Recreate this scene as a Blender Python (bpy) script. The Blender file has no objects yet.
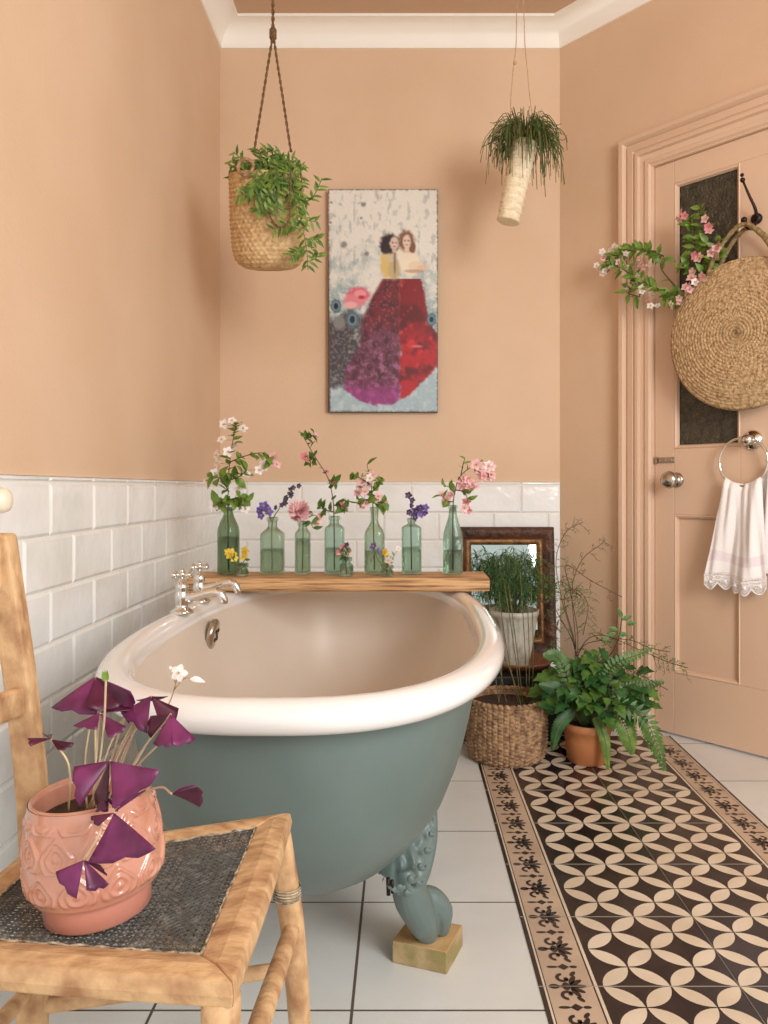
import bpy, math, random
from mathutils import Vector, Matrix, noise
R = random.Random(7)
C = bpy.context.scene.collection
PI = math.pi
F = 764.0; CX = 403.0; CY = 488.0; H = 0.864     # focal length in pixels, vanishing point, eye height
V = Vector

def P(px, py, D):                # a point seen at that place at depth D
    return V(((px-CX)/F*D, D, H-(py-CY)/F*D))

# ------------------------------------------------------------------ door wall frame
W0 = V((0.62, 3.02, 0)); WD = V((0.6647, -0.7472, 0)); WN = V((-0.7472, -0.6647, 0))
def WP(u, n, z): return W0 + WD*u + WN*n + V((0, 0, z))
def WQ(px, py, n=0.0):
    s = (px-CX)/F
    D = (n-2.4706)/(-0.7472*s-0.6647)
    return P(px, py, D)

# ------------------------------------------------------------------ mesh builder
ORG = {}
class MB:
    def __init__(s): s.v = []; s.f = []; s.m = []
    def add(s, vs, fs, mi=0):
        o = len(s.v); s.v += [V(p) for p in vs]
        for f in fs: s.f.append([i+o for i in f]); s.m.append(mi)
    def quad(s, a, b, c, d, mi=0): s.add([a, b, c, d], [(0, 1, 2, 3)], mi)
    def poly(s, pts, mi=0): s.add(pts, [tuple(range(len(pts)))], mi)
    def box(s, a, b, mi=0, M=None):
        x0, y0, z0 = a; x1, y1, z1 = b
        vs = [V(p) for p in [(x0,y0,z0),(x1,y0,z0),(x1,y1,z0),(x0,y1,z0),(x0,y0,z1),(x1,y0,z1),(x1,y1,z1),(x0,y1,z1)]]
        if M is not None: vs = [M(p) if callable(M) else M @ p for p in vs]
        s.add(vs, [(0,3,2,1),(4,5,6,7),(0,1,5,4),(1,2,6,5),(2,3,7,6),(3,0,4,7)], mi)
    def tube(s, pts, r, n=8, mi=0, cap=True):
        pts = [V(p) for p in pts]; k = len(pts)
        if not isinstance(r, (list, tuple)): r = [r]*k
        t0 = (pts[1]-pts[0]).normalized()
        a = t0.orthogonal().normalized()
        vs = []; fs = []
        for i in range(k):
            t = (pts[min(i+1, k-1)]-pts[max(i-1, 0)])
            t = t.normalized() if t.length > 1e-9 else t0
            a = (a - t*a.dot(t)); a = a.normalized() if a.length > 1e-6 else t.orthogonal().normalized()
            b = t.cross(a)
            for j in range(n):
                w = 2*PI*j/n
                vs.append(pts[i]+(a*math.cos(w)+b*math.sin(w))*r[i])
        for i in range(k-1):
            for j in range(n):
                fs.append((i*n+j, i*n+(j+1) % n, (i+1)*n+(j+1) % n, (i+1)*n+j))
        if cap: fs.append(tuple(range(n-1, -1, -1))); fs.append(tuple((k-1)*n+j for j in range(n)))
        s.add(vs, fs, mi)
    def lathe(s, prof, n=32, c=(0,0,0), mi=0, sq=0, fn=None, axis=None, caps=False):
        """prof: list of (r,z); sq: squareness; fn(r,z,theta)->r; axis: matrix 3x3"""
        c = V(c); vs = []; fs = []
        for (r, z) in prof:
            for j in range(n):
                w = 2*PI*j/n; rr = r
                if sq:
                    e = 2+sq*6; cc, ss = abs(math.cos(w)), abs(math.sin(w))
                    rr = r/((cc**e+ss**e)**(1/e))
                if fn: rr = fn(rr, z, w)
                p = V((rr*math.cos(w), rr*math.sin(w), z))
                if axis is not None: p = axis @ p
                vs.append(c+p)
        k = len(prof)
        for i in range(k-1):
            for j in range(n):
                fs.append((i*n+j, i*n+(j+1) % n, (i+1)*n+(j+1) % n, (i+1)*n+j))
        if caps: fs.append(tuple(range(n-1, -1, -1))); fs.append(tuple((k-1)*n+j for j in range(n)))
        s.add(vs, fs, mi)
    def ball(s, c, r, n=10, mi=0, sc=(1,1,1)):
        c = V(c); prof = [(max(1e-5, math.sin(PI*i/n))*r, -math.cos(PI*i/n)*r) for i in range(n+1)]
        o = len(s.v); s.lathe(prof, n+4, (0,0,0), mi)
        for i in range(o, len(s.v)): s.v[i] = c+V((s.v[i].x*sc[0], s.v[i].y*sc[1], s.v[i].z*sc[2]))
    def leaf(s, base, d, nrm, L, W, bend=0.3, fold=0.25, segs=4, mi=0, tip=1.0, heart=False):
        d = V(d).normalized(); nrm = V(nrm); nrm = nrm-d*nrm.dot(d)
        nrm = nrm.normalized() if nrm.length > 1e-4 else d.orthogonal().normalized()
        side = d.cross(nrm).normalized(); p = V(base); vs = []
        for i in range(segs+1):
            t = i/segs
            w = W*0.5*(math.sin(PI*min(1, t**0.8*0.96+0.04))**tip)
            if heart: w = W*.5*(max(0, 1-(t*1.0)**2.2)**.5*.9+.05) if t > 0 else W*.3
            if i == segs: w = W*0.02
            vs += [p-side*w+nrm*w*fold, p.copy(), p+side*w+nrm*w*fold]
            a = bend/segs
            nd = d*math.cos(a)-nrm*math.sin(a); nn = nrm*math.cos(a)+d*math.sin(a)
            d, nrm = nd, nn; p = p+d*L/segs
        fs = []
        for i in range(segs):
            fs += [(i*3, i*3+1, i*3+4, i*3+3), (i*3+1, i*3+2, i*3+5, i*3+4)]
        s.add(vs, fs, mi)
        return p
    def build(s, name, mats, parent=None, smooth=True, org=None, mods=()):
        me = bpy.data.meshes.new(name)
        o = V(org) if org is not None else (ORG[parent.name] if parent is not None else V((0,0,0)))
        me.from_pydata([tuple(v-o) for v in s.v], [], s.f)
        if not isinstance(mats, (list, tuple)): mats = [mats]
        for m in mats: me.materials.append(m)
        me.polygons.foreach_set('material_index', s.m)
        me.polygons.foreach_set('use_smooth', [smooth]*len(s.f))
        me.update()
        ob = bpy.data.objects.new(name, me); C.objects.link(ob)
        if parent is not None: ob.parent = parent; ORG[ob.name] = o
        else: ob.location = o; ORG[ob.name] = o
        for (t, kw) in mods:
            m = ob.modifiers.new(t.lower(), t)
            for k, v in kw.items(): setattr(m, k, v)
        return ob
BEV = lambda w, n=2: ('BEVEL', dict(width=w, segments=n, limit_method='ANGLE', angle_limit=math.radians(40)))
SUB = lambda n=1: ('SUBSURF', dict(levels=n, render_levels=n))

def tag(o, label=None, cat=None, group=None, kind=None):
    if label: o['label'] = label
    if cat: o['category'] = cat
    if group: o['group'] = group
    if kind: o['kind'] = kind
    return o
def thing(name, loc, label, cat, group=None):
    o = bpy.data.objects.new(name, None); C.objects.link(o); o.location = loc
    o.empty_display_size = .05; ORG[o.name] = V(loc)
    return tag(o, label, cat, group)

def bez(pts, n=24):              # Catmull-Rom through points
    pts = [V(p) for p in pts]; out = []
    q = [pts[0]*2-pts[1]]+pts+[pts[-1]*2-pts[-2]]
    per = max(2, n//(len(pts)-1))
    for i in range(1, len(q)-2):
        for j in range(per):
            t = j/per; a, b, c, d = q[i-1], q[i], q[i+1], q[i+2]
            out.append(.5*((2*b)+(c-a)*t+(2*a-5*b+4*c-d)*t*t+(3*b-a-3*c+d)*t*t*t))
    out.append(pts[-1]); return out
def lerp(a, b, t): return a+(b-a)*t
def interp(tab, x):
    for i in range(len(tab)-1):
        if x <= tab[i+1][0]:
            t = (x-tab[i][0])/(tab[i+1][0]-tab[i][0]); return tab[i][1]+(tab[i+1][1]-tab[i][1])*t
    return tab[-1][1]
def rv(s=1.0): return V((R.uniform(-1, 1), R.uniform(-1, 1), R.uniform(-1, 1)))*s

# ------------------------------------------------------------------ materials
def lin(c): return tuple(((x/255)/12.92 if x <= 10 else ((x/255+.055)/1.055)**2.4) for x in c)
def mat(name, c, rough=.6, metal=0, c2=None, scale=8, bump=0, bscale=60, detail=4, stretch=None,
        spec=None, trans=0, coat=0, sheen=0, sss=0, pos=(.35, .65), bdist=.01):
    m = bpy.data.materials.new(name); m.use_nodes = True
    nt = m.node_tree; b = nt.nodes['Principled BSDF']; L = nt.links.new
    b.inputs['Base Color'].default_value = (*lin(c), 1); b.inputs['Roughness'].default_value = rough
    b.inputs['Metallic'].default_value = metal
    if spec is not None: b.inputs['Specular IOR Level'].default_value = spec
    if trans: b.inputs['Transmission Weight'].default_value = trans
    if coat: b.inputs['Coat Weight'].default_value = coat; b.inputs['Coat Roughness'].default_value = .1
    if sheen: b.inputs['Sheen Weight'].default_value = sheen
    if sss:
        b.inputs['Subsurface Weight'].default_value = sss; b.inputs['Subsurface Scale'].default_value = .01
    tc = nt.nodes.new('ShaderNodeTexCoord'); mp = nt.nodes.new('ShaderNodeMapping')
    L(tc.outputs['Object'], mp.inputs['Vector'])
    if stretch: mp.inputs['Scale'].default_value = stretch
    if c2 is not None:
        n = nt.nodes.new('ShaderNodeTexNoise'); n.inputs['Scale'].default_value = scale; n.inputs['Detail'].default_value = detail
        L(mp.outputs[0], n.inputs['Vector'])
        r = nt.nodes.new('ShaderNodeValToRGB'); e = r.color_ramp.elements
        e[0].position = pos[0]; e[1].position = pos[1]
        e[0].color = (*lin(c), 1); e[1].color = (*lin(c2), 1)
        L(n.outputs['Fac'], r.inputs['Fac']); L(r.outputs[0], b.inputs['Base Color'])
    if bump:
        n = nt.nodes.new('ShaderNodeTexNoise'); n.inputs['Scale'].default_value = bscale; n.inputs['Detail'].default_value = 3
        L(mp.outputs[0], n.inputs['Vector'])
        bp = nt.nodes.new('ShaderNodeBump'); bp.inputs['Strength'].default_value = bump; bp.inputs['Distance'].default_value = bdist
        L(n.outputs['Fac'], bp.inputs['Height']); L(bp.outputs[0], b.inputs['Normal'])
    return m
def leafmat(name, c, c2, rough=.45):
    m = mat(name, c, rough, c2=c2, scale=40, detail=2)
    m.node_tree.nodes['Principled BSDF'].inputs['Subsurface Weight'].default_value = 0
    nt = m.node_tree; b = nt.nodes['Principled BSDF']; out = nt.nodes['Material Output']
    tr = nt.nodes.new('ShaderNodeBsdfTranslucent'); mx = nt.nodes.new('ShaderNodeMixShader'); mx.inputs[0].default_value = .22
    nt.links.new(b.inputs['Base Color'].links[0].from_socket, tr.inputs['Color'])
    nt.links.new(b.outputs[0], mx.inputs[1]); nt.links.new(tr.outputs[0], mx.inputs[2]); nt.links.new(mx.outputs[0], out.inputs[0])
    return m
def glassmat(name, c, mixf=.45, rough=.03):
    m = bpy.data.materials.new(name); m.use_nodes = True; nt = m.node_tree
    b = nt.nodes['Principled BSDF']; out = nt.nodes['Material Output']
    b.inputs['Base Color'].default_value = (*lin(c), 1); b.inputs['Roughness'].default_value = rough
    b.inputs['Transmission Weight'].default_value = 1; b.inputs['IOR'].default_value = 1.45
    t = nt.nodes.new('ShaderNodeBsdfTransparent'); t.inputs[0].default_value = (*lin(c), 1)
    mx = nt.nodes.new('ShaderNodeMixShader'); mx.inputs[0].default_value = mixf
    nt.links.new(b.outputs[0], mx.inputs[1]); nt.links.new(t.outputs[0], mx.inputs[2]); nt.links.new(mx.outputs[0], out.inputs[0])
    return m

M = {}
M['wall'] = mat('peach_paint', (216, 184, 152), .75, c2=(222, 191, 161), scale=2.5, bump=.08, bscale=90)
M['ceil'] = mat('ceiling_paint', (204, 172, 144), .85)
M['plaster'] = mat('white_plaster', (248, 243, 233), .7)
M['tile'] = mat('glazed_white_tile', (236, 235, 231), .16, c2=(243, 243, 241), scale=6, bump=.35, bscale=9, coat=.4, bdist=.02)
M['grout'] = mat('pale_grout', (232, 228, 220), .9)
M['floor'] = mat('cream_floor_tile', (213, 213, 209), .33, c2=(222, 222, 218), scale=5, bump=.1, bscale=14)
M['fgrout'] = mat('dark_floor_grout', (92, 80, 66), .9)
M['buff'] = mat('buff_cement', (210, 192, 168), .3, c2=(226, 210, 188), scale=9)
M['buffd'] = mat('worn_buff_cement', (182, 156, 134), .36, c2=(200, 176, 152), scale=7)
M['ink'] = mat('dark_brown_cement', (36, 27, 28), .22, c2=(54, 42, 42), scale=12)
M['joint'] = mat('tile_joint', (150, 140, 125), .8)
M['enamel'] = mat('white_enamel', (231, 229, 227), .1, coat=.6)
M['enamel_in'] = mat('shaded_cream_enamel', (221, 209, 195), .42, c2=(215, 201, 186), scale=3)  # white enamel inside the bath, its shade and wall reflections put into the beige
M['tub'] = mat('grey_green_paint', (98, 113, 109), .42, c2=(104, 119, 115), scale=6, bump=.05, bscale=30)
M['chrome'] = mat('chrome', (225, 222, 216), .08, metal=1)
M['nickel'] = mat('nickel', (188, 180, 168), .22, metal=1)
M['dark'] = mat('dark_hole', (25, 20, 18), .8)
M['iron'] = mat('dark_iron', (52, 38, 34), .45, metal=.7)
M['plank'] = mat('pine_plank', (206, 164, 116), .55, c2=(122, 80, 48), scale=5, stretch=(1.3, 18, 30), bump=.4, bscale=12, detail=8, pos=(.46, .66))
M['chair'] = mat('worn_beech', (204, 166, 122), .6, c2=(152, 108, 72), scale=34, stretch=(.9, 1.6, .8), bump=.3, bscale=70, detail=10, pos=(.42, .72))
M['cane'] = mat('dark_painted_cane', (84, 82, 78), .6, c2=(134, 130, 122), scale=90, bump=.3, bscale=200, pos=(.5, .75))
M['canedge'] = mat('frayed_cane_edge', (196, 180, 152), .8, c2=(90, 84, 76), scale=120)
M['pinkpot'] = mat('pink_glaze', (200, 144, 120), .16, c2=(186, 124, 102), scale=10, coat=.7, bump=.08, bscale=40)
M['pinkfoot'] = mat('pink_foot_glaze', (188, 124, 106), .3)
M['soil'] = mat('soil', (48, 32, 24), .95, c2=(70, 50, 36), scale=90, bump=1, bscale=90)
M['oxa'] = leafmat('purple_oxalis', (92, 26, 68), (128, 48, 100), .38)
M['oxd'] = leafmat('dark_oxalis', (66, 14, 40), (92, 26, 58), .4)
M['oxstem'] = mat('oxalis_stem', (206, 184, 144), .5, c2=(184, 150, 128), scale=20)
M['green'] = leafmat('leaf_green', (62, 98, 38), (98, 138, 58))
M['dgreen'] = leafmat('deep_leaf_green', (34, 76, 36), (62, 112, 52))
M['lgreen'] = leafmat('fresh_leaf_green', (92, 128, 46), (136, 164, 74))
M['olive'] = leafmat('olive_leaf', (106, 100, 58), (140, 132, 80))
M['grass'] = leafmat('grassy_green', (62, 98, 44), (104, 130, 62))
M['brownstem'] = mat('brown_stem', (92, 70, 50), .7)
M['gstem'] = mat('green_stem', (98, 112, 62), .6)
M['straw'] = mat('straw', (216, 184, 136), .7, c2=(176, 138, 92), scale=60, bump=.35, bscale=160, pos=(.4, .7))
M['bagstraw'] = mat('bag_straw', (212, 180, 136), .65, c2=(156, 120, 80), scale=85, bump=.8, bscale=190, pos=(.42, .7))
M['pale'] = mat('pale_palm_fibre', (240, 226, 196), .7, c2=(222, 200, 164), scale=60, bump=.3, bscale=150, pos=(.45, .72))
M['seagrass'] = mat('seagrass', (184, 146, 108), .7, c2=(112, 80, 56), scale=60, bump=.8, bscale=120, pos=(.4, .68))
M['rope'] = mat('jute_rope', (150, 116, 76), .85, c2=(112, 82, 52), scale=120, bump=1, bscale=200)
M['cord'] = mat('pale_cord', (206, 176, 136), .8, c2=(180, 146, 106), scale=90)
M['leather'] = mat('bound_handle', (164, 142, 96), .6, c2=(120, 98, 64), scale=80, bump=.5, bscale=120)
M['terra'] = mat('terracotta', (196, 128, 80), .7, c2=(180, 110, 66), scale=6, bump=.15, bscale=50)
M['saucer'] = mat('brown_saucer', (140, 86, 60), .5, c2=(120, 70, 48), scale=9)
M['whitepot'] = mat('mottled_cream_pot', (206, 200, 184), .6, c2=(160, 150, 130), scale=24, bump=.4, bscale=50, pos=(.45, .7))
M['black'] = mat('black_paint', (30, 28, 28), .5, bump=.2, bscale=30)
M['frame'] = mat('carved_frame', (96, 58, 38), .5, c2=(60, 36, 26), scale=14, bump=.9, bscale=55)
M['gilt'] = mat('worn_gilt', (158, 116, 66), .4, metal=.35, c2=(110, 74, 44), scale=40, bump=.4, bscale=70)
M['mirror'] = mat('mirror_glass', (186, 196, 188), .03, metal=1)
M['door'] = mat('peach_gloss', (219, 186, 158), .38, c2=(222, 190, 163), scale=3, bump=.06, bscale=20)
M['pane'] = mat('obscured_dark_glass', (46, 44, 34), .22, c2=(74, 68, 52), scale=40, bump=.9, bscale=110, coat=.3)
M['cotton'] = mat('white_cotton', (246, 240, 238), .9, sheen=.3, bump=.3, bscale=400)
M['lace'] = mat('white_lace', (244, 238, 236), .9)
M['pinkband'] = mat('pale_pink_embroidery', (238, 226, 228), .9, bump=.4, bscale=300)
M['blk'] = mat('raw_wood_block', (204, 168, 118), .7, c2=(170, 132, 82), scale=10, stretch=(1, 1, 4), bump=.2)
M['blkside'] = mat('stained_block_side', (178, 152, 112), .75, c2=(146, 130, 82), scale=22, bump=.3, pos=(.4, .6))
M['glassG'] = glassmat('sage_green_glass', (231, 240, 231), .62)
M['glassD'] = glassmat('deeper_green_glass', (210, 222, 206), .6)
M['glassA'] = glassmat('aqua_glass', (231, 243, 237), .62)
M['water'] = glassmat('water', (240, 245, 238), .6, .0)
M['fwhite'] = leafmat('white_petal', (250, 244, 238), (240, 222, 220)); M['fpink'] = leafmat('pink_petal', (238, 178, 184), (250, 214, 214))
M['fdpink'] = leafmat('deep_pink_petal', (220, 120, 140), (240, 168, 178)); M['fpurple'] = leafmat('violet_petal', (96, 72, 160), (128, 104, 190))
M['fdark'] = leafmat('plum_spike', (74, 52, 92), (104, 72, 118)); M['fyellow'] = leafmat('yellow_petal', (240, 198, 40), (250, 222, 90))
M['fpale'] = leafmat('pale_pink_petal', (250, 200, 206), (254, 222, 222)); M['stamen'] = mat('stamen', (206, 180, 90), .7)
M['ivory'] = mat('ivory_ceramic', (246, 228, 204), .3)

# ================================================================== ROOM
XL = -.723; YB = 3.02; ZC = 2.686; YF = -1.3
def struct(o): o['kind'] = 'structure'; return o
# floor: grout bed and tiles in one mesh
fl = MB(); fl.box((XL-.1, YF, -.06), (2.9, 3.4, -.0006), 1)
g = .0026
xs = [-.0845+.33*k for k in range(-3, 10)]; ys = [1.264+.33*k for k in range(-8, 7)]
for i in range(len(xs)-1):
    for j in range(len(ys)-1):
        fl.box((xs[i]+g, ys[j]+g, -.004), (xs[i+1]-g, ys[j+1]-g, 0), 0)
struct(fl.build('floor', [M['floor'], M['fgrout']], smooth=False))
# patterned tile carpet set into the floor
IX0, IX1, IYF, IYN = .235, .930, 2.66, -1.2
pt = MB(); z1 = .0012
pt.box((IX0, IYN, -.003), (IX1, IYF, z1), 1)
B = .1105; qx = (IX1-IX0-2*B)/8; qy = .0537; fx0 = IX0+B
def strip(x0, x1, mi, z): pt.box((x0, IYN, z1-.0005), (x1, IYF, z), mi)
for side in (0, 1):
    def X(o): return IX0+o if side == 0 else IX1-o
    def st(a, b, mi): strip(min(X(a), X(b)), max(X(a), X(b)), mi, z1+.0003)
    st(.008, .0115, 0); st(.0135, .0935, 2); st(.0965, .1020, 0)
zp = z1+.0004
def flat(pts, mi): pt.poly([V((x, y, zp+(.0003 if mi == 1 else 0))) for x, y in pts], mi)
ny = int((IYF-IYN)/qy)
ybase = 1.322
for j in range(-60, 40):
    for i in range(0, 8):
        if (i+j) % 2 == 0: A = (i, j); Bq = (i+1, j+1)
        else: A = (i, j+1); Bq = (i+1, j)
        ay = ybase+A[1]*qy; by = ybase+Bq[1]*qy
        if min(ay, by) < IYN+.01 or max(ay, by) > IYF-.008: continue
        a = V((fx0+A[0]*qx, ay)); b = V((fx0+Bq[0]*qx, by)); L = (b-a).length
        d = (b-a)/L; nn = V((-d.y, d.x)); mid = (a+b)/2; rr = L/math.sqrt(2)
        pts = []
        for sgn in (1, -1):
            for k in range(9):
                t = -1+2*k/8; t *= sgn
                off = math.sqrt(max(0, rr*rr-(t*L/2)**2))-L/2
                q = mid+d*(t*L/2)*.955+nn*off*sgn*.93
                pts.append((q.x, q.y))
        flat(pts[::-1], 0)
def ell(cx, cy, a, b, rot):
    a *= 1.18; b *= 1.35
    return [(cx+a*math.cos(w)*math.cos(rot)-b*math.sin(w)*math.sin(rot), cy+a*math.cos(w)*math.sin(rot)+b*math.sin(w)*math.cos(rot)) for w in [2*PI*k/12 for k in range(12)]]
def arc(cx, cy, r, w, a0, a1, n=9):
    o = [(cx+(r+w)*math.cos(lerp(a0, a1, k/n)), cy+(r+w)*math.sin(lerp(a0, a1, k/n))) for k in range(n+1)]
    i = [(cx+(r-w*.8)*math.cos(lerp(a0, a1, k/n)), cy+(r-w*.8)*math.sin(lerp(a0, a1, k/n))) for k in range(n+1)]
    return [[o[k], o[k+1], i[k+1], i[k]] for k in range(n)]
per = qy*2; yy = ybase-per*22
while yy < IYF-per*.6:
    for side in (0, 1):
        s = 1 if side == 0 else -1; cx = (IX0+.0535) if side == 0 else (IX1-.0535)
        if yy > IYN+.06:
            for k in range(-2, 3): flat(ell(cx+s*.010*math.cos(k*.55)*1.2+s*.002, yy+.017*math.sin(k*.55)*1.1, .0135 if k == 0 else .0115, .0036, (0 if s > 0 else PI)+s*k*.55), 1)
            flat(ell(cx-s*.006, yy, .006, .008, 0), 1)
            flat(ell(cx-s*.027, yy, .008, .0048, 0), 1)
            flat(ell(cx-s*.014, yy, .009, .002, 0), 1)
            for t in (1, -1):
                for qd in arc(cx-s*.008, yy+t*.0235, .0090, .0036, (PI/2*t if s > 0 else PI/2*t), (PI/2*t)+s*t*PI*1.35): flat(qd, 1)
                flat(ell(cx-s*.0025, yy+t*.020, .0035, .0035, 0), 1)
                flat(ell(cx+s*.012, yy+t*.034, .007, .003, t*s*.9), 1)
            flat([(cx+.011*math.cos(w), yy+per/2+.009*math.sin(w)) for w in (0, PI/2, PI, 3*PI/2)], 1)
            flat(ell(cx-s*.02, yy+per/2, .009, .0025, 0), 1)
            flat(ell(cx+s*.018, yy+per/2, .006, .0028, 0), 1)
    yy += per
for k in range(-12, 8):
    y = ybase+k*qy*4
    if IYN < y < IYF-.01: pt.box((IX0, y-.0006, z1), (IX1, y+.0006, zp+.0006), 3)
for x in (fx0+4*qx,): pt.box((x-.0005, IYN, z1), (x+.0005, IYF, zp+.0006), 3)
struct(pt.build('floor_tile_carpet', [M['buff'], M['ink'], M['buffd'], M['joint']], smooth=False))

# walls
w = MB(); w.box((XL-.12, YF, 0), (XL, YB+.12, 2.8)); struct(w.build('wall_left', M['wall'], smooth=False))
w = MB(); w.box((XL, YB, 0), (.62+.2, YB+.12, 2.8)); struct(w.build('wall_back', M['wall'], smooth=False))
DU0, DU1, DZ = .4075, 1.1725, 2.005
w = MB()
def wbox(mb, u0, u1, n0, n1, z0, z1, mi=0): mb.box((u0, n0, z0), (u1, n1, z1), mi, M=lambda p: WP(p.x, p.y, p.z))
wbox(w, 0, DU0-.02, -.12, 0, 0, 2.8); wbox(w, DU1+.02, 1.95, -.12, 0, 0, 2.8); wbox(w, DU0-.02, DU1+.02, -.12, 0, DZ+.02, 2.8)
struct(w.build('wall_right', M['wall'], smooth=False))
w = MB(); w.box((XL-.12, YF, ZC), (2.9, YB+.5, ZC+.1)); struct(w.build('ceiling', M['ceil'], smooth=False))
# cornice swept round the corners
path = [V((XL, YF, 0)), V((XL, YB, 0)), V((.62, YB, 0)), W0+WD*1.95]
def sweep(mb, path, prof, side, mi=0):
    rows = []
    for i, p in enumerate(path):
        ns = []
        if i > 0: d = (path[i]-path[i-1]).normalized(); ns.append(V((d.y, -d.x, 0))*side)
        if i < len(path)-1: d = (path[i+1]-path[i]).normalized(); ns.append(V((d.y, -d.x, 0))*side)
        if len(ns) == 2: m = (ns[0]+ns[1]); m = m/(m.dot(ns[0]))
        else: m = ns[0]
        rows.append([p+m*o+V((0, 0, z)) for o, z in prof])
    k = len(prof); vs = [q for r in rows for q in r]; fs = []
    for i in range(len(rows)-1):
        for j in range(k-1): fs.append((i*k+j, i*k+j+1, (i+1)*k+j+1, (i+1)*k+j))
    mb.add(vs, fs, mi)
prof = [(0, 2.600), (.006, 2.600), (.010, 2.606)]+[(.010+.072*(1-math.cos(a)), 2.606+.070*math.sin(a)) for a in [PI/2*k/8 for k in range(1, 9)]]+[(.088, 2.676), (.088, ZC+.002), (0, ZC+.002)]
co = MB(); sweep(co, path, prof, 1); struct(co.build('trim_1', M['plaster'], mods=[('EDGE_SPLIT', dict(split_angle=math.radians(35)))]))

# wall tiles on the left and back wall
def tilewall(mb, length, x_off, mapf):
    gz = .0018; TH = .009
    def tl(a0, a1, z0, z1):
        b = .006
        if a1-a0 < .02: return
        o = [(a0+gz, z0+gz), (a1-gz, z0+gz), (a1-gz, z1-gz), (a0+gz, z1-gz)]
        i = [(a0+gz+b, z0+gz+b), (a1-gz-b, z0+gz+b), (a1-gz-b, z1-gz-b), (a0+gz+b, z1-gz-b)]
        j = [R.uniform(-.0007, .0007) for _ in range(4)]
        vs = [mapf(x, 0, z) for x, z in o]+[mapf(x, TH-.0035, z) for x, z in o]+[mapf(x, TH+j[k], z) for k, (x, z) in enumerate(i)]
        mb.add(vs, [(0, 1, 5, 4), (1, 2, 6, 5), (2, 3, 7, 6), (3, 0, 4, 7), (4, 5, 9, 8), (5, 6, 10, 9), (6, 7, 11, 10), (7, 4, 8, 11), (8, 9, 10, 11)], 0)
    tops = [.875-.109*k for k in range(9)]
    for r, zt in enumerate(tops):
        zb = max(.002, zt-.109)
        if zt < .01: break
        x = x_off+(.108 if r % 2 else 0)-.2165*30
        while x < length:
            a0 = max(0, x); a1 = min(length, x+.2165)
            if a1 > a0: tl(a0, a1, zb, zt)
            x += .2165
    x = x_off-.2165*30
    while x < length:
        a0 = max(0, x); a1 = min(length, x+.2165)
        if a1-a0 > .01: tl(a0, a1, .877, .889) if a1-a0 > .03 else None
        x += .2165
    vs = [mapf(0, .004, 0), mapf(length, .004, 0), mapf(length, .004, .886), mapf(0, .004, .886)]
    mb.add(vs, [(0, 1, 2, 3)], 1)
    mb.add([mapf(0, 0, .8895), mapf(length, 0, .8895), mapf(length, .008, .888), mapf(0, .008, .888)], [(0, 1, 2, 3)], 0)
t = MB(); tilewall(t, YB-YF, (1.549-YF), lambda a, o, z: V((XL+o, YF+a, z)))
struct(t.build('trim_2', [M['tile'], M['grout']], smooth=False))
t = MB(); tilewall(t, .62-XL, .105, lambda a, o, z: V((XL+a, YB-o, z)))
struct(t.build('trim_3', [M['tile'], M['grout']], smooth=False))

# door casing: profile swept up, across and down
cas = [(0, 0), (0, .030), (.004, .036), (.020, .036), (.026, .028), (.029, .018), (.034, .018), (.037, .024), (.060, .026), (.064, .020), (.068, .020),
       (.072, .028), (.084, .028), (.088, .016), (.106, .012), (.110, .018), (.126, .018), (.132, .010), (.1375, .008), (.1375, -.05)]
k = len(cas); cm = MB(); U0 = DU0-.1235; U1 = DU1+.1375; ZT = DZ+.1375
cas = [(o*.1235/.1375, n) for o, n in cas]; U1 = DU1+.1235; ZT = DZ+.1235
rows = []
for (cu, cz, su, sz) in [(U0, 0, 1, 0), (U0, ZT, 1, -1), (U1, ZT, -1, -1), (U1, 0, -1, 0)]:
    rows.append([WP(cu+su*o, n, cz+sz*o) for o, n in cas])
vs = [q for r in rows for q in r]; fs = []
for i in range(3):
    for j in range(k-1): fs.append((i*k+j, i*k+j+1, (i+1)*k+j+1, (i+1)*k+j))
cm.add(vs, fs); struct(cm.build('trim_4', M['door'], mods=[('EDGE_SPLIT', dict(split_angle=math.radians(25)))]))

# door leaf
dr = bpy.data.objects.new('door_1', None); C.objects.link(dr); dr.location = WP(DU0, -.03, 0); ORG['door_1'] = V(dr.location); struct(dr)
nf = -.006; nb = -.05; e = .0015
uL = DU0+e; uR = DU1-e; pL0, pL1 = .482, .715; pR0, pR1 = .865, 1.098
def dpart(name, boxes, m=None, bev=.002):
    mb = MB()
    for bx in boxes: wbox(mb, *bx)
    return mb.build(name, m or M['door'], dr, smooth=False, mods=[BEV(bev)] if bev else [])
zb0, zr0, zr1, zl0, zl1, zt0, zt1 = .008, .219, .219, .771, 1.000, 1.926, DZ-e
dpart('stile', [(uL, pL0, nb, nf, zb0, zt1)]); dpart('stile', [(pR1, uR, nb, nf, zb0, zt1)]); dpart('stile', [(pL1, pR0, nb, nf, zr1, zt0)])
dpart('rail', [(pL0, pR1, nb, nf, zb0, zr1)]); dpart('rail', [(pL0, pL1, nb, nf, zl0, zl1), (pR0, pR1, nb, nf, zl0, zl1)]); dpart('rail', [(pL0, pR1, nb, nf, zt0, zt1)])
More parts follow.
